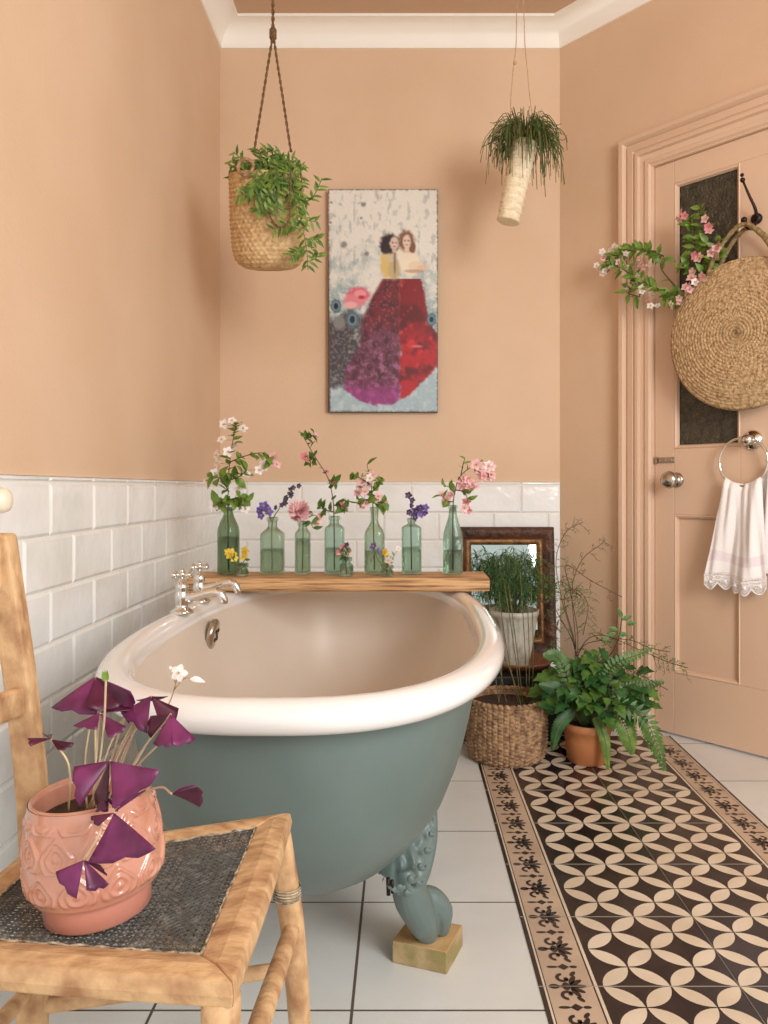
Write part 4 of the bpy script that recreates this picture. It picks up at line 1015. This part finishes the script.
def ivy(p, d, L, mi):        # pointed lobed leaf
    d = d.normalized(); up_ = V((0, -.6, .8)); up_ = (up_-d*up_.dot(d)).normalized(); sd = d.cross(up_)
    prof_ = [(0, 0), (.12, .30), (.30, .44), (.42, .26), (.60, .34), (.74, .16), (1, 0)]
    pts = [p+d*L*a+sd*L*b-up_*L*.25*a*a+up_*b*L*.18 for a, b in prof_]+[p+d*L*a-sd*L*b-up_*L*.25*a*a+up_*b*L*.18 for a, b in prof_[-2:0:-1]]
    mid_ = [p+d*L*a-up_*L*.25*a*a for a, b in prof_[1:-1]]
    n_ = len(prof_); o = len(pts)
    vs = pts+mid_; fs = []
    for i in range(1, n_-2):
        fs.append((i, o+i-1, o+i, i+1)); fs.append((len(prof_)*2-2-i, len(prof_)*2-3-i, o+i, o+i-1))
    fs.append((0, o, 1)); fs.append((0, n_*2-3, o)); fs.append((n_-1, n_-2, o+n_-3)); fs.append((n_-1, o+n_-3, n_))
    gb.add(vs, fs, mi)
for k in range(270):
    a = R.uniform(0, 2*PI); o = V((math.cos(a), math.sin(a)*.75-.15, 0)); sp = R.uniform(.02, .165); hgt = R.uniform(.04, .20)*(1.15-sp*3)+.03
    e0 = clampw(fb+o*sp+V((.022, 0, hgt))); pa = bez([fb+o*.02, fb.lerp(e0, .5)+V((0, 0, .03)), e0], 8)
    sb_.tube([clampw(p) if p.z > .2 else p for p in pa], .0013, 4)
    ivy(e0, o+V((0, -.3, R.uniform(-.9, .35)))+rv(.4), R.uniform(.032, .06), R.choice([0, 0, 0, 0, 1, 1]))
# strap fronds
for (pts, Lf, mi) in (([(600, 700, 2.38), (630, 690, 2.33), (662, 682, 2.30)], .03, 1), ([(595, 715, 2.36), (605, 740, 2.32), (608, 768, 2.30)], .022, 2), ([(600, 700, 2.36), (640, 715, 2.27), (655, 740, 2.24), (664, 768, 2.22)], .04, 1),
                      ([(580, 700, 2.40), (560, 690, 2.34), (541, 685, 2.32)], .03, 0), ([(575, 700, 2.4), (560, 660, 2.36), (545, 655, 2.33)], .03, 1), ([(600, 690, 2.4), (615, 665, 2.35), (650, 650, 2.33)], .028, 1),
                      ([(610, 700, 2.36), (626, 728, 2.30), (632, 752, 2.28)], .04, 2), ([(575, 710, 2.36), (560, 725, 2.33), (553, 748, 2.32)], .026, 0)):
    pa = bez([P(*p) for p in pts], 18); sb_.tube(pa, .0015, 4)
    for i in range(1, len(pa)):
        t = (pa[i]-pa[i-1]).normalized(); sd = t.cross(V((0, -1, .2))).normalized(); s_ = math.sin(PI*(.25+.7*i/len(pa)))
        for g_ in (1, -1): gb.leaf(pa[i], sd*g_+t*.6, V((0, -1, .5)), Lf*s_, .013, bend=.5, fold=.1, segs=3, mi=mi)
sb_.build('stem', M['gstem'], ff); gb.build('foliage', [M['dgreen'], M['green'], M['lgreen']], ff)

# asparagus fern in a small dark pot behind
ac = V(((572-CX)/F*2.70, 2.70, .0)); ap = thing('dark_pot', ac, 'small dark plant pot mostly hidden behind the terracotta pot', 'plant pot')
mb = MB(); mb.lathe([(.0001, 0), (.045, 0), (.058, .13), (.062, .132), (.062, .15), (.055, .15), (.045, .02), (.0001, .02)], 36, ac); mb.build('pot', M['black'], ap)
mb = MB(); mb.lathe([(.0001, .002), (.054, 0)], 20, ac+V((0, 0, .135))); mb.build('soil', M['soil'], ap)
af_ = plantthing('asparagus_fern', ac+V((0, 0, .137)), 'airy asparagus fern with wispy arching stems in front of peach wall')
sb_ = MB(); gb = MB(); ab = ac+V((0, 0, .135))
def plume(pts, n, bl, nd, thin=.0013, mi=0):
    pa = bez(pts, 26); sb_.tube(pa, thin, 5)
    for i in range(n):
        q = int(lerp(len(pa)*.35, len(pa)-1, i/n)); t = (pa[min(q+1, len(pa)-1)]-pa[q-1]).normalized(); sd = t.cross(V((0, -1, 0)))
        sd = sd.normalized() if sd.length > .1 else V((1, 0, 0))
        d = (sd*(1 if i % 2 else -1)+t*.7+rv(.35)).normalized(); L_ = bl*R.uniform(.5, 1.1)
        p0 = pa[q]; p1 = p0+d*L_+V((0, 0, -L_*.25)); sb_.tube([p0, p0.lerp(p1, .5)+V((0, 0, L_*.06)), p1], .0007, 3)
        for k in range(nd):
            s_ = p0.lerp(p1, (k+1)/nd); dd = (d*.5+rv(1)); gb.leaf(s_, dd, V((0, -1, .3)), R.uniform(.008, .017), .0021, bend=.3, fold=0, segs=2, mi=mi)
for pts, n, bl, nd, mi in (([(575, 650, 2.7), (562, 600, 2.66), (556, 560, 2.62), (566, 532, 2.6), (583, 522, 2.58)], 22, .04, 5, 1), ([(576, 650, 2.7), (572, 590, 2.62), (582, 560, 2.58), (600, 545, 2.56), (605, 540, 2.56)], 14, .035, 6, 1),
                        ([(578, 640, 2.68), (570, 590, 2.6), (566, 565, 2.56), (590, 580, 2.54), (622, 597, 2.53)], 10, .03, 5, 1), ([(576, 650, 2.7), (564, 600, 2.62), (576, 590, 2.57), (588, 605, 2.55), (583, 635, 2.55)], 26, .045, 9, 0),
                        ([(576, 650, 2.7), (556, 610, 2.62), (550, 590, 2.6), (562, 582, 2.57), (580, 596, 2.56)], 20, .035, 8, 0), ([(580, 650, 2.68), (600, 635, 2.5), (640, 650, 2.38), (668, 662, 2.30), (688, 668, 2.27)], 26, .034, 7, 0),
                        ([(580, 650, 2.68), (604, 640, 2.5), (630, 640, 2.42), (650, 648, 2.38), (670, 652, 2.34)], 16, .03, 6, 0), ([(578, 650, 2.7), (600, 660, 2.4), (640, 675, 2.3), (668, 690, 2.24)], 14, .03, 6, 1),
                        ([(575, 650, 2.7), (560, 620, 2.6), (555, 640, 2.5), (552, 660, 2.45)], 14, .03, 6, 0)):
    plume([ab]+[P(*p) for p in pts], n, bl, nd, mi=mi)
# upright broad-leaved shoot
pa = bez([ab, P(606, 660, 2.5), P(618, 640, 2.46), P(622, 618, 2.45)], 14); sb_.tube(pa, .0018, 5)
for (x, y, dx, dz) in ((622, 618, -.4, 1), (622, 620, .9, .5), (618, 630, -1, .3), (618, 634, 1, .05), (616, 633, -.8, -.2), (626, 624, 1, .2), (612, 642, -1, .4)):
    gb.leaf(P(x, y, 2.455), V((dx, -.2, dz)), V((0, -1, .5)), .036, .016, bend=.4, fold=.3, mi=0)
sb_.build('stem', M['brownstem'], af_); gb.build('foliage', [M['green'], M['olive']], af_)

# blossom sprays tucked in the bag
def bs(px, py, n=.07): return WQ(px, py, n)
root = thing('apple_blossom_branch', WP(.62, .06, 1.48), 'flowering apple branch tucked behind the straw bag, reaching left over casing', 'flowers')
sb_ = MB(); lf = MB(); sg_ = []
def sprayW(pts, nleaf, ll=.042):
    pa = bez([bs(*p) for p in pts], 24); sb_.tube(pa, [lerp(.003, .0014, i/len(pa)) for i in range(len(pa))], 6)
    for k in range(nleaf):
        q = int((k+.5)/nleaf*(len(pa)-2))+1; t = (pa[q+1 if q+1 < len(pa) else q]-pa[q-1]).normalized(); d = Matrix.Rotation(R.uniform(0, 6.28), 3, t) @ t.orthogonal().normalized()+t*.4
        if d.dot(WN) < -.3: d -= WN*d.dot(WN)*1.6
        lf.leaf(pa[q], d, WN+V((0, 0, .5)), ll*R.uniform(.7, 1.2), ll*.5, bend=R.uniform(0, .9), fold=.25)
sprayW([(690, 300, .04), (665, 292, .07), (640, 280, .085), (620, 268, .09), (604, 262, .09)], 44)
sprayW([(664, 256, .06), (650, 252, .075), (632, 250, .085), (612, 258, .09)], 34); sprayW([(640, 280, .085), (628, 292, .09), (640, 297, .09)], 12); sprayW([(668, 292, .07), (664, 298, .08), (680, 300, .07)], 10)
sprayW([(688, 300, .04), (662, 270, .06), (664, 256, .06)], 5)
sb_.build('stem', M['brownstem'], root); lf.build('foliage', M['lgreen'], root)
for (x, y) in 2*[(612, 245), (605, 250), (608, 256), (602, 262), (600, 270), (607, 268), (614, 260), (620, 262), (625, 266), (630, 270), (617, 268), (636, 275), (640, 272), (634, 284), (638, 290), (644, 300), (650, 302), (655, 300), (628, 286), (612, 252), (603, 272), (622, 258), (640, 262), (646, 263), (675, 302), (680, 298), (686, 290), (690, 286)]:
    put('white' if R.random() < .62 else 'pink', root, bs(x+R.uniform(-5, 5), y+R.uniform(-5, 5), R.uniform(.085, .105)), WN+rv(.9), R.uniform(.8, 1.2))
root = thing('apple_blossom_branch', WP(.62, .06, 1.50), 'leafy apple blossom branch standing up from the bag before dark pane', 'flowers')
sb_ = MB(); lf = MB()
sprayW([(705, 300, .045), (700, 270, .06), (694, 240, .07), (690, 216, .07)], 36); sprayW([(700, 265, .06), (708, 245, .07), (702, 225, .07), (700, 206, .07)], 18); sprayW([(704, 275, .06), (716, 258, .07), (720, 240, .07)], 16); sprayW([(700, 280, .06), (688, 266, .07), (682, 262, .07)], 10)
sb_.build('stem', M['brownstem'], root); lf.build('foliage', M['lgreen'], root)
for (x, y) in [(682, 212), (685, 216), (680, 218), (706, 220), (709, 228), (716, 250), (711, 254), (720, 247), (718, 255), (696, 256), (700, 258), (692, 278), (698, 281), (704, 276), (694, 272), (688, 293), (686, 288), (710, 232)]:
    put('pink' if R.random() < .7 else 'dpink', root, bs(x+R.uniform(-1, 1), y+R.uniform(-1, 1), .09), WN+rv(.7), R.uniform(1.15, 1.5))

# ================================================================== CHAIR
SZ = .44; KS = F*(H-SZ)
def S(px, py): D = KS/(py-CY); return V(((px-CX)/F*D, D, SZ))
ch = thing('cane_chair', (-.29, .83, 0), 'worn wooden side chair with dark cane seat, in left foreground', 'chair')
c_nf = V((-.1436, .653, SZ)); c_ff = V((-.145, 1.0, SZ)); c_bf = V((-.445, .880, SZ)); c_bn = V((-.458, .690, SZ))   # front near, front far, back far, back near
Cn = [c_nf, c_ff, c_bf, c_bn]; cen = sum(Cn, V((0, 0, 0)))/4
IN = [V((-.184, .6955, SZ)), V((-.184, .955, SZ)), V((-.415, .862, SZ)), V((-.425, .722, SZ))]
def rail(a, b, ia, ib, name, dz=.024, bow=0):
    mb = MB(); n = 10; vs = []
    for i in range(n+1):
        t = i/n; o = a.lerp(b, t); q = ia.lerp(ib, t); out = (o-q).normalized(); o = o+out*bow*math.sin(PI*t)
        vs += [q+V((0, 0, 0)), q.lerp(o, .5)+V((0, 0, .004)), o+V((0, 0, .001))-out*.003, o+V((0, 0, -.012)), o+V((0, 0, -dz))-out*.003, q+V((0, 0, -dz))]
    fs = [(i*6+j, (i+1)*6+j, (i+1)*6+(j+1) % 6, i*6+(j+1) % 6) for i in range(n) for j in range(6)]+[tuple(range(6)), tuple(n*6+j for j in range(5, -1, -1))]
    mb.add(vs, fs); return mb.build(name, M['chair'], ch, smooth=False, mods=[BEV(.003, 3)])
rail(c_nf, c_ff, IN[0], IN[1], 'seat_rail', bow=.004); rail(c_ff, c_bf, IN[1], IN[2], 'seat_rail', bow=.006); rail(c_bf, c_bn, IN[2], IN[3], 'seat_rail'); rail(c_bn, c_nf, IN[3], IN[0], 'seat_rail', bow=.003)
# cane panel: strands in three directions with real holes
mb = MB(); 
def bil(u, v): return IN[0].lerp(IN[3], u).lerp(IN[1].lerp(IN[2], u), v)
def inq(u, v): return 0 <= u <= 1 and 0 <= v <= 1
def strand(u0, v0, u1, v1, wd, z, n=14):
    vs = []
    for i in range(n+1):
        t = i/n; p = bil(lerp(u0, u1, t), lerp(v0, v1, t)); d = (bil(u1, v1)-bil(u0, v0)).normalized(); sd = V((-d.y, d.x, 0))*wd/2
        zz = z+.0008*math.sin(i*2.2)-.004*math.sin(PI*lerp(u0, u1, t))*math.sin(PI*lerp(v0, v1, t))
        vs += [p-sd+V((0, 0, zz)), p+sd+V((0, 0, zz))]
    mb.add(vs, [(i*2, i*2+1, i*2+3, i*2+2) for i in range(n)])
NC = 30
for i in range(NC+1):
    t = i/NC; strand(0, t, 1, t, .0021, -.0026); strand(t, 0, t, 1, .0021, -.0030)
for k in range(-NC, NC+1, 1):
    t = k/NC
    u0 = max(0, t); v0 = max(0, -t); L_ = min(1-u0, 1-v0)
    if L_ > .03: strand(u0, v0, u0+L_, v0+L_, .0012, -.0022)
    u0 = max(0, t); v0 = min(1, 1+t); L_ = min(1-u0, v0)
    if L_ > .03: strand(u0, v0, u0+L_, v0-L_, .0012, -.0018)
cpn = mb.build('cane_seat', M['cane'], ch, smooth=False, mods=[('SOLIDIFY', dict(thickness=.0006))])
mb = MB()
for i in range(4):
    a, b = IN[i], IN[(i+1) % 4]; n = 40
    mb.tube([a.lerp(b, t/n)+V((R.uniform(-.001, .001), R.uniform(-.001, .001), R.uniform(-.0012, .0004))) for t in range(n+1)], [R.uniform(.0007, .0019) for t in range(n+1)], 5)
mb.build('cane_binding', M['canedge'], ch)
# legs
def limb(pts, rs, name, n=14, m='chair'):
    mb = MB(); pa = bez(pts, 18); k_ = len(pa); mb.tube(pa, [interp([(0, rs[0]), (.5, rs[len(rs)//2]), (1, rs[-1])], i/(k_-1)) for i in range(k_)], n); return mb.build(name, M[m], ch)
limb([V((-.160, .672, .418)), V((-.160, .671, .25)), V((-.156, .66, 0.0))], [.0175, .016, .012], 'leg')
limb([V((-.160, .980, .418)), V((-.143, .985, .30)), V((-.133, .985, .176)), V((-.120, .99, 0.0))], [.0165, .0155, .012], 'leg')
def sqpost(pts, w, d, name):
    mb = MB(); pa = bez(pts, 22); vs = []
    for p in pa:
        for (a, b) in ((-1, -1), (1, -1), (1, 1), (-1, 1)): vs.append(p+V((a*w/2, b*d/2, 0)))
    n = len(pa); mb.add(vs, [(i*4+j, i*4+(j+1) % 4, (i+1)*4+(j+1) % 4, (i+1)*4+j) for i in range(n-1) for j in range(4)]+[(3, 2, 1, 0), tuple((n-1)*4+j for j in range(4))])
    return mb.build(name, M['chair'], ch, smooth=False, mods=[BEV(.005, 3)])
sqpost([V((-.440, .885, 0)), V((-.430, .885, .22)), V((-.424, .882, .44)), V((-.438, .880, .62)), V((-.464, .878, .812))], .030, .026, 'back_post')
sqpost([V((-.455, .68, 0)), V((-.446, .683, .22)), V((-.440, .686, .44)), V((-.454, .684, .62)), V((-.480, .682, .812))], .030, .026, 'back_post')
def flatrail(a, b, h, th, name, bow=0):
    mb = MB(); n = 10; vs = []
    for i in range(n+1):
        p = a.lerp(b, i/n)+V((-bow*math.sin(PI*i/n), 0, 0)); vs += [p+V((-th/2, 0, -h/2)), p+V((th/2, 0, -h/2)), p+V((th/2, 0, h/2)), p+V((-th/2, 0, h/2))]
    mb.add(vs, [(i*4+j, (i+1)*4+j, (i+1)*4+(j+1) % 4, i*4+(j+1) % 4) for i in range(n) for j in range(4)]+[(0, 1, 2, 3), (n*4+3, n*4+2, n*4+1, n*4)])
    return mb.build(name, M['chair'], ch, smooth=False, mods=[BEV(.004, 2)])
flatrail(V((-.436, .872, .621)), V((-.452, .69, .621)), .034, .014, 'back_rail', .012)
flatrail(V((-.460, .870, .775)), V((-.478, .69, .775)), .055, .014, 'top_rail', .02)
limb([V((-.142, .985, .300)), V((-.158, .668, .300))], [.0105, .012, .0105], 'stretcher')
limb([V((-.148, .985, .245)), V((-.430, .885, .262))], [.0085, .0105, .0085], 'stretcher')
limb([V((-.158, .668, .245)), V((-.445, .685, .262))], [.0085, .0105, .0085], 'stretcher')
limb([V((-.432, .885, .285)), V((-.448, .685, .285))], [.0085, .0105, .0085], 'stretcher')
mb = MB()
for q in range(5): mb.tube([V((-.1490+.0172*math.cos(a), .983+.0172*math.sin(a), .338+q*.0035)) for a in [2*PI*i/16 for i in range(17)]], .0012, 4, cap=False)
mb.build('cane_wrapping', M['canedge'], ch)

# ================================================================== PINK POT AND OXALIS
pc = V((-.3070, .771, SZ+.003)); PHt = .116
pc = V((-.3045, .765, SZ+.004))
pp = thing('relief_pot', pc, 'glossy pink ceramic pot with raised scale pattern on the cane chair', 'plant pot')
prf = [(0, .050), (.020, .051), (.024, .053), (.027, .060), (.035, .0635), (.05, .065), (.08, .0625), (.102, .0590), (PHt, .0572)]
def relief(r, z, w_):
    if z < .031 or z > .108: return r
    rowh = .034; row = (z-.030)/rowh; ri = math.floor(row); fz = row-ri; nc = 11
    fx = (w_/(2*PI)*nc+(.5 if ri % 2 else 0)) % 1-.5
    # teardrop distance
    yy_ = fz-.42; wdt = .44*(1-max(0, yy_)*1.35) if yy_ > 0 else .44
    d = math.sqrt((fx/max(.08, wdt))**2+(yy_/.5)**2)
    h = math.exp(-((d-.95)/.16)**2)+.9*math.exp(-((d-.55)/.14)**2)+.9*math.exp(-(d/.22)**2)
    fade = sm(.031, .038, z)*sm(.108, .102, z)
    return r+.0030*h*fade
mb = MB(); mb.lathe([(interp(prf, z), z) for z in [.024+(PHt-.024)*i/90 for i in range(91)]], 300, pc, fn=relief)
mb.lathe([(.0565, PHt), (.055, PHt+.0022), (.053, PHt+.0015), (.0515, PHt-.004), (.0505, PHt-.03)], 60, pc); mb.build('pot', M['pinkpot'], pp)
mb = MB(); mb.lathe([(.0001, 0), (.048, 0), (.0505, .002), (.0515, .020), (.051, .0255), (.060, .028)], 60, pc); mb.build('pot_foot', M['pinkfoot'], pp)
mb = MB(); mb.lathe([(.0001, .003), (.051, 0)], 30, pc+V((0, 0, PHt-.020))); mb.build('soil', M['soil'], pp)
pp.rotation_euler = (0, -.075, 0)
ox = plantthing('purple_oxalis', pc+V((0, 0, PHt-.018)), 'purple-leaved oxalis with triangular leaflets growing in the pink pot')
soilp = pc+V((-.007, 0, PHt-.018))
def leaflet(mb, a, c1, c2, cupd, mi=0, n=6):
    """triangular leaflet: apex a, outer corners c1,c2 with slight notch, curved"""
    vs = []; fs = []; nrm = (c1-a).cross(c2-a)
    nrm = nrm.normalized() if nrm.length > 1e-9 else V((0, -1, 0))
    for i in range(n+1):
        t = i/n
        for j in range(n+1):
            s_ = j/n; bulge = 1+.13*math.sin(PI*s_)-.10*math.exp(-((s_-.5)/.10)**2)
            e_ = t*(1 if t < .8 else 1)
            p = a.lerp(c1.lerp(c2, s_), 1)*1.0
            p = a+(c1.lerp(c2, s_)-a)*(t*bulge)
            p += nrm*(cupd*(math.sin(PI*s_)*t*.5-t*t*.4)*(c1-a).length)
            vs.append(p)
    for i in range(n):
        for j in range(n): fs.append((i*(n+1)+j, i*(n+1)+j+1, (i+1)*(n+1)+j+1, (i+1)*(n+1)+j))
    mb.add(vs, fs, mi)
lm = {}
def oxleaf(apex, lets, stem=True, via=None, sd=(0, 0)):
    mb = MB(); a = P(*apex)
    for (c1, c2, cup, mi) in lets: leaflet(mb, a, P(*c1), P(*c2), cup, mi)
    o = mb.build('leaf', [M['oxa'], M['oxd']], ox, mods=[('SOLIDIFY', dict(thickness=.0005))])
    if stem:
        sm2 = MB(); b0 = soilp+V((sd[0], sd[1], 0)); m_ = P(*via) if via else b0.lerp(a, .55)+V((0, 0, .006))
        sm2.tube(bez([b0, m_, a], 14), .0011, 6); sm2.build('leaf_stalk', M['oxstem'], ox)
D0 = .77
oxleaf((95, 677, .76), [((50, 706, .74), (96, 713, .735), .2, 0), ((132, 690, .75), (130, 722, .77), .15, 0), ((86, 708, .73), (121, 706, .74), -.15, 1)], sd=(.004, .0))
oxleaf((100, 713, .73), [((73, 725, .72), (97, 729, .715), .1, 0), ((126, 727, .72), (108, 738, .71), .1, 0), ((112, 703, .745), (134, 710, .75), .1, 1)], sd=(.002, -.004))
oxleaf((151, 696, .78), [((121, 712, .76), (147, 732, .75), .2, 0), ((178, 709, .79), (164, 738, .76), .15, 1), ((136, 702, .82), (168, 698, .82), .1, 1)], sd=(.012, .004))
oxleaf((171, 714, .74), [((153, 743, .72), (173, 745, .715), .1, 0), ((195, 739, .735), (172, 745, .715), .1, 0), ((150, 716, .75), (150, 738, .745), .15, 1)], sd=(.014, 0))
oxleaf((110, 761, .70), [((74, 766, .69), (80, 806, .675), .25, 0), ((161, 771, .69), (114, 809, .675), .2, 0), ((93, 795, .71), (107, 812, .70), .1, 1)], sd=(.0, -.01), via=(100, 776, .735))
oxleaf((114, 813, .672), [((158, 849, .655), (90, 863, .655), .25, 0), ((91, 816, .67), (98, 826, .665), .1, 1), ((126, 800, .675), (146, 790, .69), .1, 0)], sd=(.006, -.02), via=(122, 796, .70))
oxleaf((84, 860, .655), [((55, 872, .65), (76, 899, .645), .2, 0), ((109, 884, .65), (87, 890, .645), .2, 0), ((100, 865, .655), (107, 876, .65), .1, 1)], sd=(.004, -.022), via=(101, 828, .66))
oxleaf((51, 739, .73), [((29, 737, .72), (31, 745, .71), .2, 1), ((74, 744, .73), (58, 751, .72), .2, 1), ((42, 734, .75), (52, 735, .76), .1, 1)], sd=(-.02, -.008), via=(69, 766, .735))
oxleaf((172, 794, .72), [((199, 786, .71), (201, 806, .71), .2, 1), ((180, 788, .72), (197, 785, .725), .2, 0)], sd=(.02, -.006), via=(156, 788, .74))
oxleaf((104, 797, .705), [((95, 812, .70), (108, 808, .695), .1, 0), ((112, 800, .7), (118, 812, .70), .1, 0)], sd=(-.004, -.008))
oxleaf((128, 708, .80), [((112, 700, .80), (126, 696, .81), .1, 1), ((142, 704, .80), (136, 722, .79), .1, 1)], sd=(.004, .01))
for (x, y, D, dx, dy) in ((137, 716, .77, .008, .006), (141, 714, .775, .01, -.002), (146, 712, .77, .012, .008), (126, 712, .77, .0, .006), (92, 716, .76, -.006, .002), (163, 740, .75, .02, .01)):
    s2 = MB(); s2.tube(bez([soilp+V((dx, dy, 0)), (soilp+V((dx, dy, 0))).lerp(P(x, y, D), .5)+V((-.004, 0, .004)), P(x, y, D)], 12), .0010, 6); s2.build('leaf_stalk', M['oxstem'], ox)
s2 = MB(); s2.tube(bez([soilp+V((.004, -.01, 0)), P(103, 735, .72), P(106, 680, .70)], 14), .0011, 6, mi=1)
for k in range(4): s2.leaf(P(106, 682, .70), V((R.uniform(-.4, .4), -.2, 1)), V((0, -1, 0)), .011, .005, bend=.2)
s2.build('flower_bud', [M['lgreen'], M['oxstem']], ox)
s2 = MB(); s2.tube(bez([soilp+V((.015, .01, 0)), P(165, 712, .82), P(178, 676, .80)], 16), .0008, 5); s2.tube(bez([P(174, 690, .81), P(185, 678, .80), P(194, 680, .79)], 8), .0007, 5); s2.tube(bez([P(176, 684, .81), P(172, 674, .80), P(170, 668, .80)], 8), .0007, 5)
s2.build('flower_stalk', M['oxstem'], ox)
put('wild', ox, P(179, 673, .80), V((.1, -1, .3)), .55); s2 = MB(); s2.leaf(P(190, 679, .79), V((1, 0, -.15)), V((0, -1, 1)), .016, .007, bend=.2, fold=.6); s2.ball(P(170, 668, .80), .0022, 6); s2.build('flower_bud', M['fwhite'], ox)

# ================================================================== FITTING AT LEFT EDGE
mb = MB(); fc = V((XL+.009, 1.292, .843)); axx = Matrix((V((0, 1, 0)), V((0, 0, 1)), V((1, 0, 0)))).transposed()
mb.lathe([(.0001, 0), (.022, 0), (.023, .004), (.014, .009), (.012, .018), (.018, .026), (.022, .036), (.019, .045), (.010, .050), (.0001, .051)], 32, fc, axis=axx)
fo = mb.build('wall_knob', M['ivory'], None, org=fc); tag(fo, 'rounded cream ceramic knob on white tiles at left edge above chair', 'knob')

# ================================================================== LIGHT, WORLD, CAMERA
def area(name, loc, target, sx, sy, power, col):
    l = bpy.data.lights.new(name, 'AREA'); l.shape = 'RECTANGLE'; l.size = sx; l.size_y = sy; l.energy = power; l.color = col
    o = bpy.data.objects.new(name, l); C.objects.link(o); o.location = loc; o.rotation_euler = (V(target)-V(loc)).to_track_quat('-Z', 'Y').to_euler(); return o
area('window_daylight', (1.5, -.6, 1.75), (-.35, 2.2, .7), 1.0, 1.3, 62, (1.0, .985, .96))
wd = bpy.data.worlds.new('daylight'); bpy.context.scene.world = wd; wd.use_nodes = True
bg = wd.node_tree.nodes['Background']; bg.inputs[0].default_value = (.97, .985, 1.0, 1); bg.inputs[1].default_value = .98
cam = bpy.data.cameras.new('camera'); co_ = bpy.data.objects.new('camera', cam); C.objects.link(co_)
co_.location = (0, 0, H); co_.rotation_euler = (PI/2, 0, 0); cam.sensor_fit = 'VERTICAL'; cam.sensor_height = 36; cam.lens = F/1024*36
cam.shift_x = -19/1024; cam.shift_y = -24/1024; cam.clip_start = .02
sc = bpy.context.scene; sc.camera = co_
sc.view_settings.view_transform = 'Standard'; sc.view_settings.look = 'None'; sc.view_settings.gamma = 1; sc.view_settings.exposure = .04; sc.view_settings.use_curve_mapping = False
